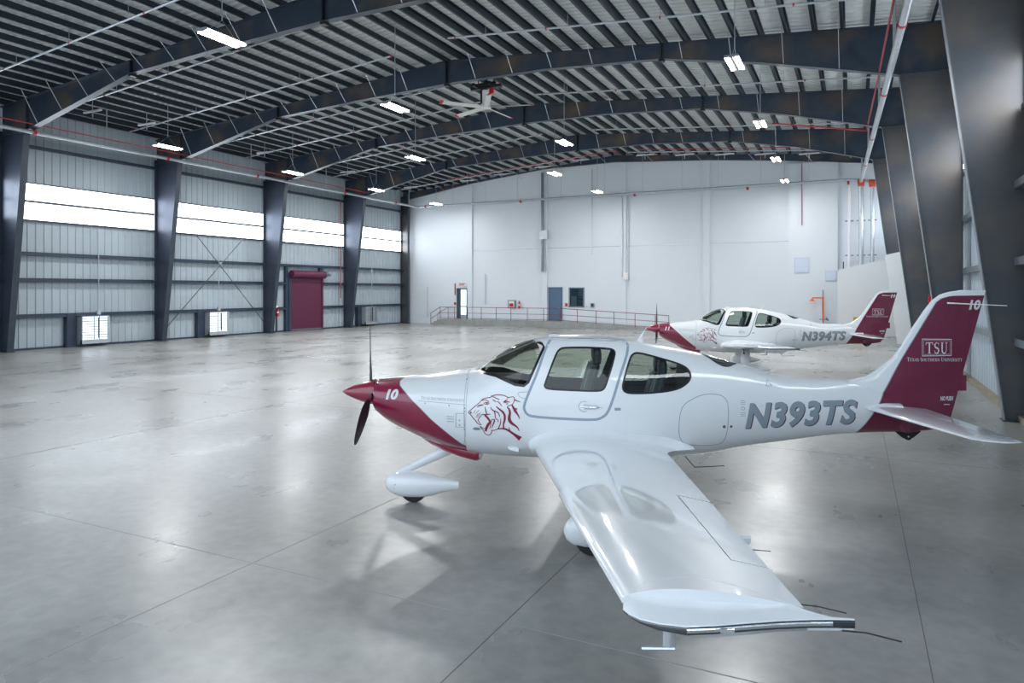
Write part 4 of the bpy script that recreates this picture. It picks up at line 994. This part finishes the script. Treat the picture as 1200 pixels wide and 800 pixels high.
    put('handle_recess', f, door)
    rd = None
    pane('cabin_window', DW, T, 'dwR', True)
    pane('rear_window', RW, T, 'rwR', True)
    rw = pane('rear_window', RW, T, 'rw'); frame('window_frame', RW, rw, 'rwf')
    def f(par):
        q = MB(); rows = []
        for x in frange(4.60, 5.02, 10):
            t = (x - 4.60) / .42; zt, zb, w, zc, nu, nl = stn(x); hw = .26 * math.sin(PI * min(max(t, .04), .96)) ** .5
            row = []
            for k in range(17):
                y = -hw + 2*hw*k/16; z = zc + (zt - zc + .003) * (1 - (abs(y)/(w+.003)) ** nu) ** (1/nu); row.append((x, y, z))
            rows.append(row)
        q.loft(rows, 0, False, True, closed=False); o = q.build('roof_window', 'lens', par); return o
    put('roof_window', f)
    # baggage door and other outlines
    BG = [(4.243,1.017),(4.249,1.245),(4.279,1.375),(4.351,1.444),(4.548,1.531),(4.743,1.518),(4.823,1.457),(4.841,1.337),(4.826,.979),(4.744,.891),(4.343,.907)]
    def f(par):
        o = decal(BG, [list(range(len(BG)))], lambda a, b: (a, b), ysurf, 'baggage_door', 'gloss', par, .0008, step=.03)
        for pl in o.data.polygons: pl.use_smooth = True
        return o
    bd = put('baggage_door', f)
    def f(par):
        vs, fs = strip(smooth_line(BG, 2, True), .008, True); return decal(vs, fs, lambda a, b: (a, b), ysurf, 'door_gap', 'seal', par, .0014)
    put('door_gap', f, bd)
    def f(par):
        d = [strip(arc(4.79, 1.135, .012, .012, 0, 360, 10), .012), strip(arc(4.875, 1.135, .009, .009, 0, 360, 10), .012)]
        vs, fs = merge(d); return decal(vs, fs, lambda a, b: (a, b), ysurf, 'door_lock', 'black', par, .002)
    put('door_lock', f, bd)
    def f(par):
        d = [strip([(1.712, 1.715), (1.715, 1.5), (1.712, 1.25), (1.700, 1.0), (1.66, .83)], .0035), strip([(1.10, 1.395), (1.40, 1.385), (1.705, 1.370)], .004),
             strip([(1.588, 1.262), (1.692, 1.266), (1.692, 1.098), (1.582, 1.094)], .007, True), strip([(2.34, 1.512), (2.36, 1.535), (2.47, 1.542)], .005), strip([(2.34, 1.512), (2.37, 1.475), (2.43, 1.462)], .004)]
        for (x, z) in [(1.19, 1.37), (1.50, 1.355), (1.690, 1.655), (1.695, 1.33), (1.693, 1.29), (1.690, 1.07), (1.63, 1.12), (1.63, 1.18), (1.65, .86)]: d.append(strip(arc(x, z, .005, .005, 0, 360, 6), .009))
        vs, fs = merge(d); return decal(vs, fs, lambda a, b: (a, b), ysurf, 'panel_lines', 'hairline', par, .0018)
    put('panel_lines', f, cow)
    def f(par):
        vs, fs = merge([(arc(1.842, 1.085, .047, .018, 0, 345, 23), [list(range(24))])])
        return decal(vs, fs, lambda a, b: (a, b), ysurf, 'oval_badge', 'hairline', par, .002)
    put('oval_badge', f, F, 'small dark oval badge')
    def f(par):
        vs, fs = merge([strip([(3.49, 1.365), (3.56, 1.365), (3.56, 1.338), (3.49, 1.338)], .006, True), ([(3.49, 1.365), (3.56, 1.365), (3.56, 1.338), (3.49, 1.338)], [[0, 1, 2, 3]])])
        return decal(vs, fs, lambda a, b: (a, b), ysurf, 'data_plate', 'seal', par, .002)
    put('data_plate', f, F, 'small grey plate behind the door')
    def f(par):
        vs, fs = merge([strip([(5.32, 1.603), (5.390, 1.602), (5.355, 1.672)], .012, True)] + [strip([(4.985, z), (5.045, z)], .005) for z in (1.44, 1.42, 1.40, 1.30, 1.28, 1.26)] + [strip(arc(5.015, 1.35, .02, .02, 0, 360, 8), .006)])
        return decal(vs, fs, lambda a, b: (a, b), ysurf, 'side_markings', 'seal', par, .002)
    put('side_markings', f, F, 'small grey triangle and service marks')
    # interior
    def f(par):
        q = MB(); q.box((1.9, -.42, .80), (4.2, .42, .86)); q.box((1.98, -.46, 1.30), (2.30, .46, 1.56))
        q.loft([[(x, y*m, z) for y, z in ((-.50, z0), (-.38, z0 + .045), (0, z0 + .07), (.38, z0 + .045), (.50, z0), (.5, z0 - .25), (-.5, z0 - .25))] for x, z0, m in ((1.86, 1.62, .78), (2.1, 1.61, .96), (2.34, 1.60, 1.02))], 0, True, False)
        q.box((2.5, -.60, 1.28), (3.5, -.56, 1.50)); q.box((2.5, .56, 1.28), (3.5, .60, 1.50)); q.box((2.4, -.08, .86), (3.2, .08, 1.25)); q.loft([ring(4.36, .05), ring(4.42, .06)], 0, True, False)
        return q.build('cabin_interior', 'interior', par)
    put('cabin_interior', f)
    def seatf(x, y, key, dz=0.):
        def f(par):
            q = MB()
            def rr(cx, cz, hw, d, tilt):     # rounded back section
                return [(cx + d*math.sin(a) , y + hw*math.copysign(abs(math.cos(a)) ** .5, math.cos(a)), cz) for a in [2*PI*k/16 for k in range(16)]]
            q.loft([rr(x + .10 + .20*t, 1.12 + dz + .72*t, .235 - .07*t*t, .065 - .01*t, 0) for t in frange(0, 1, 8)], 0, True, True)
            q.loft([[(x - .38 + .5*u, y + .235*math.copysign(abs(math.cos(a)) ** .5, math.cos(a)), 1.13 + dz + .09*math.sin(a)) for a in [2*PI*k/16 for k in range(16)]] for u in (0, .1, .5, 1)], 0, True, True)
            return q.build('seat', 'leather', par)
        s_ = put('seat', f, key=key)
        def f(par):
            q = MB(); q.loft([[(x + .315 + .055*math.sin(a)*m, y + .125*m*math.copysign(abs(math.cos(a)) ** .7, math.cos(a)), z + dz) for a in [2*PI*k/16 for k in range(16)]] for z, m in ((1.83, .5), (1.86, .9), (1.92, 1.05), (1.99, 1.0), (2.03, .8), (2.045, .4))], 0, True, True); return q.build('headrest', 'leather', par)
        put('headrest', f, s_, key=key + 'h')
        def f(par):
            q = MB()
            for s in (-.10, .10): q.tube([(x + .03 + .20*t, y + s*(1-.2*t), 1.12 + dz + .70*t) for t in (0, .3, .6, 1)], .008, 5)
            return q.build('seat_piping', 'stitch', par)
        put('seat_piping', f, s_, key=key + 'p')
    seatf(2.98, -.27, 's1'); seatf(2.98, .27, 's2'); seatf(3.78, -.22, 's3', -.14); seatf(3.78, .22, 's4', -.14)
    # wings
    def wle(y): return lerp([(.3, 2.40), (.62, 2.47), (.75, 2.54), (3.18, 2.885), (3.24, 2.875), (5.62, 3.225)], y)
    def wte(y): return lerp([(.3, 4.40), (.60, 4.42), (.72, 4.16), (.90, 4.06), (5.7, 4.06)], y)
    def wz(y): return .885 + .0787 * (y - .6)
    def wth(y): return lerp([(.3, .34), (.55, .26), (.66, .185), (.85, .155), (5.7, .125)], y)
    def section(y, f0=0., f1=1., n=26, side=-1):
        a, b = wle(y), wte(y); c = b - a; th = wth(y); zz = wz(y) + (.03 if y < .6 else 0); up, lo = [], []
        for i in range(n + 1):
            t = f0 + (f1 - f0) * (1 - math.cos(PI * i / n)) / 2 if f0 == 0 and f1 == 1 else (f0 + (f1 - f0) * (1 - math.cos(PI/2 * i / n) if f0 == 0 else i / n))
            h_ = af(t) * th * c; cam = .02 * c * math.sin(PI * t)
            up.append((a + c*t, side*y, zz + cam + h_ * 1.0)); lo.append((a + c*t, side*y, zz + cam - h_ * .75))
        return up + lo[::-1][(1 if f1 == 1 else 0):-1]
    def hinge(y): return (lerp([(.8, 3.64), (3.41, 3.80), (5.0, 3.852)], y) - wle(y)) / (wte(y) - wle(y))
    for side in (-1, 1):
        nm = 'left' if side < 0 else 'right'
        def f(par, side=side):
            q = MB()
            q.loft([section(y, side=side) for y in (.35, .5, .56, .60, .64, .68, .72, .78, .86, .95)], 0, True, True)
            q.loft([section(y, 0, hinge(y), side=side) for y in (.95, 1.6, 2.4, 3.17, 3.25, 4.0, 5.0)], 0, True, True)
            q.loft([section(y, side=side) for y in (5.0, 5.2, 5.45, 5.56)], 0, True, True); return q.build('wing', 'gloss', par)
        w = put('wing', f, key='wing' + nm)
        def f(par, side=side):
            q = MB(); q.loft([section(y, hinge(y), 1, side=side) for y in (.96, 2.2, 3.38)], 0, True, True); return q.build('flap', 'gloss', par)
        put('flap', f, w, key='flap' + nm)
        def f(par, side=side):
            q = MB(); q.loft([section(y, hinge(y) + .008, 1, side=side) for y in (3.42, 4.2, 4.98)], 0, True, True); return q.build('aileron', 'gloss', par)
        put('aileron', f, w, key='ail' + nm)
        # moulded tip cap with lens strip
        cap_in = [(3.222, 5.610), (3.235, 5.575), (3.27, 5.52), (3.34, 5.455), (3.47, 5.41), (3.62, 5.39), (3.76, 5.43), (3.91, 5.50), (4.06, 5.60), (4.16, 5.612), (4.26, 5.62)]
        cap_out = [(3.222, 5.612), (3.245, 5.655), (3.29, 5.70), (3.37, 5.738), (3.49, 5.757), (3.62, 5.735), (3.76, 5.70), (3.91, 5.665), (4.06, 5.64), (4.16, 5.63), (4.26, 5.625)]
        def topz(x, y):
            a, b = wle(y), wte(y); t = min(max((x - a) / (b - a), 0), 1); return wz(y) + .02*(b-a)*math.sin(PI*t) + af(t)*wth(y)*(b-a)
        def f(par, side=side):
            q = MB(); rows = []
            for (x0, y0), (x1, y1) in zip(cap_in, cap_out):
                z0 = (topz(x0, min(y0, 5.6)) + .003) if x0 < 4.07 else 1.262; z1 = 1.262; row = []
                sh = min(1, max(0, (x1 - 3.225) / .22)) ** .6; zl_ = 1.258 - .033 * sh
                for k in range(9):
                    t = k / 8; row.append((x0 + (x1-x0)*t, side*(y0 + (y1-y0)*t), z0 + (z1-z0)*t ** .75))
                row += [(x1, side*(y1 + .003), z1 - .004)]
                row += [(x1, side*(y1 + .001), zl_)]
                zlow = zl_ - .035 * math.sin(PI * (x0 - 3.225) / 1.035)
                row += [(x1, side*(y1 - .03), zlow), (x0, side*(y0), zlow - .015), (x0, side * (y0 - .01), zlow)]
                rows.append(row)
            q.loft(rows, 0, True, True); return q.build('wing_tip', 'gloss', par)
        cap = put('wing_tip', f, w, key='cap' + nm)
        def f(par, side=side):
            q = MB(); rows = []
            for (x1, y1) in cap_out:
                sh = min(1, max(.12, (x1 - 3.225) / .22)) ** .6; rows.append([(x1, side*(y1 + .005), 1.258), (x1, side*(y1 + .009), 1.258 - .015*sh), (x1, side*(y1 + .004), 1.258 - .036*sh), (x1, side*(y1 - .004), 1.258 - .018*sh)])
            q.loft(rows, 0, True, True); return q.build('position_light_lens', 'lens', par)
        put('position_light_lens', f, w, key='lens' + nm)
        def f(par, side=side):
            q = MB(); y = side * 5.735
            q.box((3.64, y + side*.015, 1.232), (3.70, y + side*.0, 1.250))
            return q.build('position_light_fitting', 'alu', par)
        put('position_light_fitting', f, w, key='lensf' + nm)
        def f(par, side=side):
            q = MB(); q.loft([[(x1, side*(y1 + .006), 1.252), (x1, side*(y1 + .0115), 1.246), (x1, side*(y1 + .010), 1.234), (x1, side*(y1 + .004), 1.230)] for x1, y1 in cap_out[4:10]], 0, True, False); return q.build('lens_reflector', 'alu', par)
        put('lens_reflector', f, w, key='lensr' + nm)
        def f(par, side=side):
            pass
        for wi, (wp, wr) in enumerate((([(4.20, 5.64, 1.215), (4.30, 5.65, 1.214), (4.44, 5.68, 1.195)], .004), ([(4.05, 5.50, 1.265), (4.14, 5.52, 1.266), (4.25, 5.56, 1.258)], .0035), ([(4.05, 4.6, 1.19), (4.17, 4.62, 1.19)], .003))):
            def f(par, side=side, wp=wp, wr=wr):
                q = MB(); q.tube([(a, side*b, c_) for a, b, c_ in wp], wr, 5); return q.build('static_wick', 'black', par)
            put('static_wick', f, w, key='wick%d' % wi + nm)
        def f(par, side=side):
            q = MB(); q.loft([[(3.44 + dx, side*5.58 + dy, z) for dx, dy in ((-.03, 0), (0, .008), (.03, 0), (0, -.008))] for z in (1.24, 1.08, 1.06)], 0, True, True); q.tube([(3.465, side*5.58, 1.07), (3.31, side*5.58, 1.065)], .010, 8); return q.build('pitot_tube', 'alu', par)
        if side < 0: put('pitot_tube', f, w, key='pitot' + nm)
        def f(par, side=side):
            q = MB()
            for yy, x0 in ((1.15, 3.62), (2.2, 3.68), (3.3, 3.74), (4.2, 3.8)):
                z = wz(yy) - .03
                q.loft([[(x, side*yy + dy, z + dz - .02) for dy, dz in ((-.02*m, 0), (0, -.13*m), (.02*m, 0), (0, .02))] for x, m in ((x0 - .12, .15), (x0 + .05, .8), (x0 + .20, 1.), (x0 + .36, .25))], 0, True, False)
            return q.build('hinge_fairing', 'gloss', par)
        put('hinge_fairing', f, w, key='hf' + nm)
        def f(par, side=side):
            q = MB(); q.tube([(3.10, side*2.55, wz(2.55) - .08), (3.10, side*2.55, wz(2.55) - .17)], .012, 6); q.tube([(3.08, side*2.55, wz(2.55) - .2), (3.12, side*2.55, wz(2.55) - .2)], .03, 8); return q.build('tie_down_ring', 'black', par)
        put('tie_down_ring', f, w, key='td' + nm)
        # tailplane
        def tsec(y, f0, f1, side=side, n=10):
            a = lerp([(.05, 6.50), (.20, 6.55), (1.85, 6.80), (1.96, 6.87), (2.0, 6.98)], y); b = lerp([(0, 7.26), (1.9, 7.235), (2.0, 7.20)], y); c = b - a; up, lo = [], []
            for i in range(n + 1):
                t = f0 + (f1 - f0) * (i / n if f0 > 0 else (1 - math.cos(PI/2*i/n)) if f1 < 1 else (1-math.cos(PI*i/n))/2); h_ = af(t) * .10 * c * (1 if y < 1.9 else .75)
                up.append((a + c*t, side*y, 1.322 + h_)); lo.append((a + c*t, side*y, 1.322 - h_))
            return up + lo[::-1][(1 if f1 == 1 else 0):-1]
        def f(par, side=side, tsec=tsec):
            q = MB(); q.loft([tsec(y, 0, .62) for y in (.05, .2, .7, 1.3, 1.78)], 0, True, True); q.loft([tsec(y, 0, 1) for y in (1.785, 1.85, 1.92, 1.96, 2.0)], 0, True, True); return q.build('horizontal_stabilizer', 'gloss', par)
        hs = put('horizontal_stabilizer', f, key='hs' + nm)
        def f(par, side=side, tsec=tsec):
            q = MB(); q.loft([tsec(y, .628, 1) for y in (.12, .7, 1.3, 1.775)], 0, True, True); return q.build('elevator', 'gloss', par)
        put('elevator', f, hs, key='el' + nm)
        def f(par, side=side):
            q = MB(); q.loft([[(x, side*(.10 + w_*math.cos(a)), 1.335 + h_*math.sin(a)) for a in [2*PI*k/14 for k in range(14)]] for x, w_, h_ in ((6.42, .03, .01), (6.55, .09, .035), (6.75, .12, .055), (6.95, .12, .05), (6.96, .02, .01))], 0, True, True); return q.build('root_fairing', 'gloss', par)
        put('root_fairing', f, hs, key='rf' + nm)
        # main gear
        def f(par, side=side):
            q = MB(); q.loft([[(x + dx, side*y_, z + dz) for dx, dz in ((-c_, 0), (-c_*.5, t_), (c_*.5, t_*.7), (c_, 0), (c_*.5, -t_*.7), (-c_*.5, -t_))] for x, y_, z, c_, t_ in ((3.28, .45, .80, .14, .03), (3.26, .95, .74, .14, .035), (3.22, 1.38, .60, .14, .045), (3.20, 1.57, .42, .13, .05), (3.2, 1.61, .25, .12, .05))], 0, True, True); return q.build('main_gear_leg', 'gloss', par)
        lg = put('main_gear_leg', f, key='mg' + nm)
        def f(par, side=side):
            q = MB(); rs = []
            for x, w_, zt, zb in ((2.90, .02, .27, .22), (2.93, .07, .34, .15), (3.0, .11, .41, .10), (3.12, .14, .46, .075), (3.26, .145, .465, .07), (3.42, .12, .43, .09), (3.62, .08, .37, .15), (3.85, .035, .31, .21), (3.95, .015, .285, .235)):
                rs.append([(x, side*1.62 + w_*math.cos(a), (zt+zb)/2 + (zt-zb)/2*math.sin(a)) for a in [2*PI*k/20 for k in range(20)]])
            q.loft(rs, 0, True, True); return q.build('wheel_fairing', 'gloss', par)
        put('wheel_fairing', f, lg, key='mf' + nm)
        def f(par, side=side):
            q = MB(); q.loft([[(3.2 + r*math.cos(a), side*1.62 + yy, .19 + r*math.sin(a)) for a in [2*PI*k/28 for k in range(28)]] for yy, r in ((-.07, .13), (-.06, .175), (-.03, .19), (.03, .19), (.06, .175), (.07, .13))], 0, True, True); return q.build('wheel', 'rubber', par)
        put('wheel', f, lg, key='mw' + nm)
    # nose gear
    def f(par):
        q = MB(); q.loft([[(x - .42*c_*u, t_*v, z + .9*c_*u) for u, v in ((-1, 0), (-.6, .8), (0, 1), (.6, .8), (1, 0), (.6, -.8), (0, -1), (-.6, -.8))] for x, z, c_, t_ in ((1.52, .76, .075, .04), (1.30, .645, .066, .035), (1.0, .50, .055, .03), (.78, .395, .048, .03), (.70, .355, .04, .03))], 0, True, True); return q.build('nose_gear_leg', 'gloss', par)
    ng = put('nose_gear_leg', f)
    def f(par):
        q = MB(); rs = []
        for x, w_, zt, zb in ((.555, .01, .26, .22), (.575, .06, .31, .17), (.64, .10, .365, .115), (.75, .13, .395, .075), (.88, .14, .405, .06), (1.02, .13, .395, .06), (1.17, .10, .365, .085), (1.32, .065, .325, .135), (1.45, .035, .295, .165), (1.53, .02, .28, .175)):
            rs.append([(x, w_*math.cos(a), (zt+zb)/2 + (zt-zb)/2*math.sin(a)) for a in [2*PI*k/20 for k in range(20)]])
        q.loft(rs, 0, True, True); return q.build('wheel_fairing', 'gloss', par)
    nf = put('wheel_fairing', f, ng, key='nf')
    def f(par):
        q = MB(); q.loft([[(.935 + r*math.cos(a), yy, .175 + r*math.sin(a)) for a in [2*PI*k/28 for k in range(28)]] for yy, r in ((-.06, .12), (-.052, .16), (-.025, .175), (.025, .175), (.052, .16), (.06, .12))], 0, True, True); return q.build('wheel', 'rubber', par)
    put('wheel', f, ng, key='nw')
    def f(par):
        q = MB()
        for x, z, r_ in ((.72, .25, .012), (.79, .22, .005), (.85, .19, .005), (.93, .205, .006), (.70, .21, .004)):
            y = -(.125 if x > .75 else .115) * 1.02; q.tube([(x, y + .02, z), (x, y - .003, z)], r_, 8)
        return q.build('fairing_screws', 'hairline', par)
    put('fairing_screws', f, ng, key='fs')
    # fin and rudder
    zs = [1.03, 1.1, 1.2, 1.35, 1.5, 1.6, 1.658, 1.69, 1.72, 1.76, 1.84, 1.92, 2.0, 2.07, 2.18, 2.28, 2.4, 2.51, 2.58, 2.63, 2.67, 2.70, 2.72, 2.737, 2.750, 2.757]
    def rh(z): return lerp([(1.0, 7.22), (2.76, 7.70)], z)
    def fsec(z, fn0, fn1, n=16):
        a, b = fn0(z), fn1(z); up = []; lo = []
        for i in range(n + 1):
            t = i / n if fn0 is rh else (i / n) ** 1.7; x = a + (b - a) * t; y = fin_th(x, z)
            up.append((x, y, z)); lo.append((x, -y, z))
        return up + lo[::-1]
    def f(par):
        q = MB(); q.loft([fsec(z, fin_le, rh) for z in zs], 0, True, True); return q.build('vertical_fin', 'tail_paint_shaded', par)
    fin = put('vertical_fin', f)
    def f(par):
        q = MB(); q.loft([fsec(z, rh, fin_te) for z in zs[1:]], 0, True, True); q.box((7.66, -.006, 1.53), (7.775, .006, 1.72)); return q.build('rudder', 'tail_paint_shaded', par)
    rud = put('rudder', f)
    # text and emblems on the fin
    ff = lambda x, z: fin_th(x, z)
    def f(par):
        vs, fs, wd = serif('TSU', 1, 1, .10); a = [(v[0] / wd, v[1]) for v in vs]; s1 = (a, fs)
        mp = lambda u, v: (7.285 + u * .275, 1.985 + v * .135 + u * .0)
        bo = [strip([(7.245, 1.955), (7.590, 1.962), (7.590, 2.158), (7.245, 2.160)], .010, True), strip([(7.262, 1.972), (7.573, 1.978), (7.573, 2.142), (7.262, 2.144)], .004, True)]
        l = [([mp(*p) for p in s1[0]], s1[1])] + bo
        vs, fs = merge(l); return decal(vs, fs, lambda a, b: (a, b), ff, 'fin_emblem', 'decal_white', par, .002)
    put('fin_emblem', f, fin, 'white framed letters TSU')
    def f(par):
        vs, fs, wd = serif('TEXAS SOUTHERN UNIVERSITY', 1, .82, .08); return decal(vs, fs, lambda u, v: (7.065 + u / wd * .665, 1.890 + v * .045), ff, 'fin_lettering', 'decal_white', par, .002)
    put('fin_lettering', f, fin, 'white serif words TEXAS SOUTHERN UNIVERSITY')
    def f(par):
        vs, fs = text_mesh('NO PUSH', .07, .2, .003); w_ = max(v[0] for v in vs); v2, f2 = text_mesh('ON TAIL', .03, .0, .0); w2 = max(v[0] for v in v2)
        l = [([(7.455 + v[0] / w_ * .165, 1.415 + v[1]) for v in vs], fs)]
        l.append(strip([(7.50, 1.366), (7.575, 1.364)], .009))
        vs, fs = merge(l); return decal(vs, fs, lambda a, b: (a, b), ff, 'push_warning', 'decal_white', par, .002)
    put('push_warning', f, rud, 'white words NO PUSH')
    vs, fs = text_mesh(num, .155, .22, .006, .95)
    w_ = max(v[0] for v in vs)
    o = decal(vs, fs, lambda u, v: (7.775 + u / w_ * (.165 if num == '10' else .15), 2.525 + v), ff, 'rudder_number', 'decal_white', rud, .002, label='white number %s on the rudder' % num)
    def f(par):
        q = MB(); q.tube([(7.54, -.03, 2.600), (7.62, -.10, 2.596), (7.95, -.50, 2.578)], .005, 6, radii=[.012, .008, .004]); q.tube([(7.54, .03, 2.600), (7.62, .10, 2.596), (7.95, .50, 2.578)], .005, 6, radii=[.012, .008, .004])
        return q.build('whisker_antenna', 'white', par)
    put('whisker_antenna', f, fin)
    # fuselage lettering: registration with a dark offset edge
    vs, fs = text_mesh(reg, .42, .20, .017, .80, 1.12)
    x1 = max(v[0] for v in vs); x0 = min(v[0] for v in vs); y0 = min(v[1] for v in vs); y1 = max(v[1] for v in vs)
    def mp(u, v, dx=0, dz=0):
        s_ = (u - x0) / (x1 - x0); return (5.045 + s_ * 1.375 + dx, 1.095 + s_ * .035 + (v - y0) / (y1 - y0) * (.318 - .010*s_) + dz)
    o = decal(vs, fs, lambda u, v: mp(u, v), ysurf, 'registration_number', 'reg_grey', F, .003, label='silver grey registration %s' % reg)
    o = decal(vs, fs, lambda u, v: mp(u, v, .012, -.008), ysurf, 'registration_shadow', 'reg_shadow', F, .0016, label='dark edge of the registration %s' % reg)
    vs, fs = text_mesh(num, .12, .2, .006, 1.0); w_ = max(v[0] for v in vs); hh = max(v[1] for v in vs)
    def mp2(u, v):
        s_, t_ = u / w_, v / hh; return (.635 + s_ * .195, 1.392 + t_ * .115 + s_ * .012)
    o = decal(vs, fs, mp2, ysurf, 'cowl_number', 'decal_white', cow, .002, label='white number %s on the cowling' % num)
    def f(par):
        vs, fs, wd = serif('TEXAS SOUTHERN UNIVERSITY', 1, .82, .08); l = [([(1.135 + v[0] / wd * .56, 1.415 - v[0] / wd * .012 + v[1] * .036) for v in vs], fs)]
        l += [strip([(1.47, z), (1.56, z)], .008) for z in (1.22, 1.19, 1.16)]
        vs, fs = merge(l); return decal(vs, fs, lambda a, b: (a, b), ysurf, 'cowl_lettering', 'decal_grey', par, .002)
    put('cowl_lettering', f, cow, 'small grey serif words TEXAS SOUTHERN UNIVERSITY')
    def f(par):
        l = []
        for pts, w in TIG:
            p = smooth_line(pts, 2); w = w if isinstance(w, list) else [w]
            if len(w) > 1:
                ws = []
                for i in range(len(p)):
                    t = i / (len(p) - 1) * (len(w) - 1); k = min(int(t), len(w) - 2); ws.append(w[k] + (w[k+1] - w[k]) * (t - k))
            else: ws = w * len(p)
            l.append(strip(p, [q_ * 1.2 + 1.6 for q_ in ws]))
        vs, fs = merge(l)
        # grid units to the fuselage side, following the plane's slight perspective there
        def mp(u, v): return (1.650 + u * .001035 + .00000 * v, 1.6190 - v * .001025 + (u - 100) * .0000185)
        return decal(vs, fs, mp, ysurf, 'tiger_emblem', 'tiger', par, .0022)
    put('tiger_emblem', f, F, 'maroon line drawing of a roaring tiger head')
    # antennas and small fittings
    def f(par):
        q = MB(); q.loft([[(x + dx, dy, z) for dx, dy in ((-c_, 0), (0, t_), (c_, 0), (0, -t_))] for x, z, c_, t_ in ((3.83, 2.10, .07, .018), (3.85, 2.135, .03, .012), (3.875, 2.20, .01, .006), (3.93, 2.285, .004, .004))], 0, True, True); return q.build('roof_antenna', 'gloss', par)
    put('roof_antenna', f)
    def f(par):
        q = MB(); q.loft([[(x, w_*math.cos(a), 2.165 + h_*max(0, math.sin(a)) - .02*(math.sin(a) < 0)) for a in [2*PI*k/16 for k in range(16)]] for x, w_, h_ in ((2.68, .01, .005), (2.70, .04, .025), (2.78, .05, .032), (2.82, .03, .02))], 0, True, True); return q.build('roof_beacon', 'white', par)
    put('roof_beacon', f)
    def f(par):
        q = MB(); q.tube([(4.37, -.12, .72), (4.50, -.14, .565), (4.62, -.15, .575), (4.86, -.16, .595)], .006, 6); return q.build('step_bar', 'black', par)
    put('step_bar', f)
    def f(par):
        q = MB(); y = -ysurf(2.28, .85) + .02; q.loft([[(x, y + dy, z + dz) for dy, dz in ((0, .02), (-h_, 0), (-h_, -.02), (0, -.03))] for x, h_, z in ((2.20, .005, .865), (2.24, .05, .85), (2.35, .07, .83), (2.352, .01, .83))], 0, True, False); return q.build('side_scoop', 'gloss', par)
    put('side_scoop', f)
    def f(par):
        q = MB(); q.prism([(6.93, 1.03), (7.24, 1.03), (7.15, .95), (7.09, .93), (7.03, .945)], lambda u, v, d: (u, d, v), -.02, .02); q.tube([(7.09, -.025, .965), (7.09, .025, .965)], .045, 14); return q.build('tail_skid', 'black', par)
    put('tail_skid', f)
    def f(par):
        q = MB(); q.tube([(7.09, -.03, .965), (7.09, -.026, .965)], .012, 8); return q.build('skid_bolt', 'alu', par)
    put('skid_bolt', f)
    return T

th = math.atan(401 / 812.)
def place(r, d): return (r * math.cos(th) - d * math.sin(th), r * math.sin(th) + d * math.cos(th), 0)
X1 = aircraft('N393TS', '10', place(-2.211, 9.11), th - math.radians(4.9), 'white and maroon single-engine aircraft N393TS with tiger head, nearest the camera')
X2 = aircraft('N394TS', '11', place(4.72, 24.4), th - math.radians(14.5), 'white and maroon single-engine aircraft N394TS parked farther back')

# ================================================================ LIGHT AND CAMERA
W = bpy.data.worlds.new('World'); bpy.context.scene.world = W; W.use_nodes = True
bg = W.node_tree.nodes['Background']; bg.inputs[0].default_value = (.74, .87, 1.0, 1); bg.inputs[1].default_value = 1.75
def area(name, loc, rot, sx, sy, power, col=(1, 1, 1)):
    l = bpy.data.lights.new(name, 'AREA'); l.shape = 'RECTANGLE'; l.size = sx; l.size_y = sy; l.energy = power; l.color = col
    o = bpy.data.objects.new(name, l); C.objects.link(o); o.location = loc; o.rotation_euler = rot; return o
for (x, y) in LP:
    for s in (-1, 1): area('lamp_light', (x + s*.145, y, zl - .014), (0, 0, 0), .08, 1.24, 150 if y < 44 else 65, (.96, .98, 1))
cam = bpy.data.cameras.new('camera'); co = bpy.data.objects.new('camera', cam); C.objects.link(co)
co.location = (0, 0, 2.75); co.rotation_euler = (PI / 2, 0, th)
cam.sensor_width = 36; cam.sensor_fit = 'HORIZONTAL'; cam.lens = 36 * 812 / 1200; cam.shift_y = -59.5 / 1200; cam.clip_end = 300; cam.clip_start = .05
sc = bpy.context.scene; sc.camera = co
sc.view_settings.view_transform = 'Standard'; sc.view_settings.look = 'None'; sc.view_settings.exposure = .30; sc.view_settings.gamma = 1
try:
    sc.cycles.use_denoising = True; sc.cycles.max_bounces = 8; sc.cycles.diffuse_bounces = 5; sc.cycles.glossy_bounces = 4; sc.cycles.transparent_max_bounces = 10; sc.cycles.sample_clamp_indirect = 8
except Exception: pass
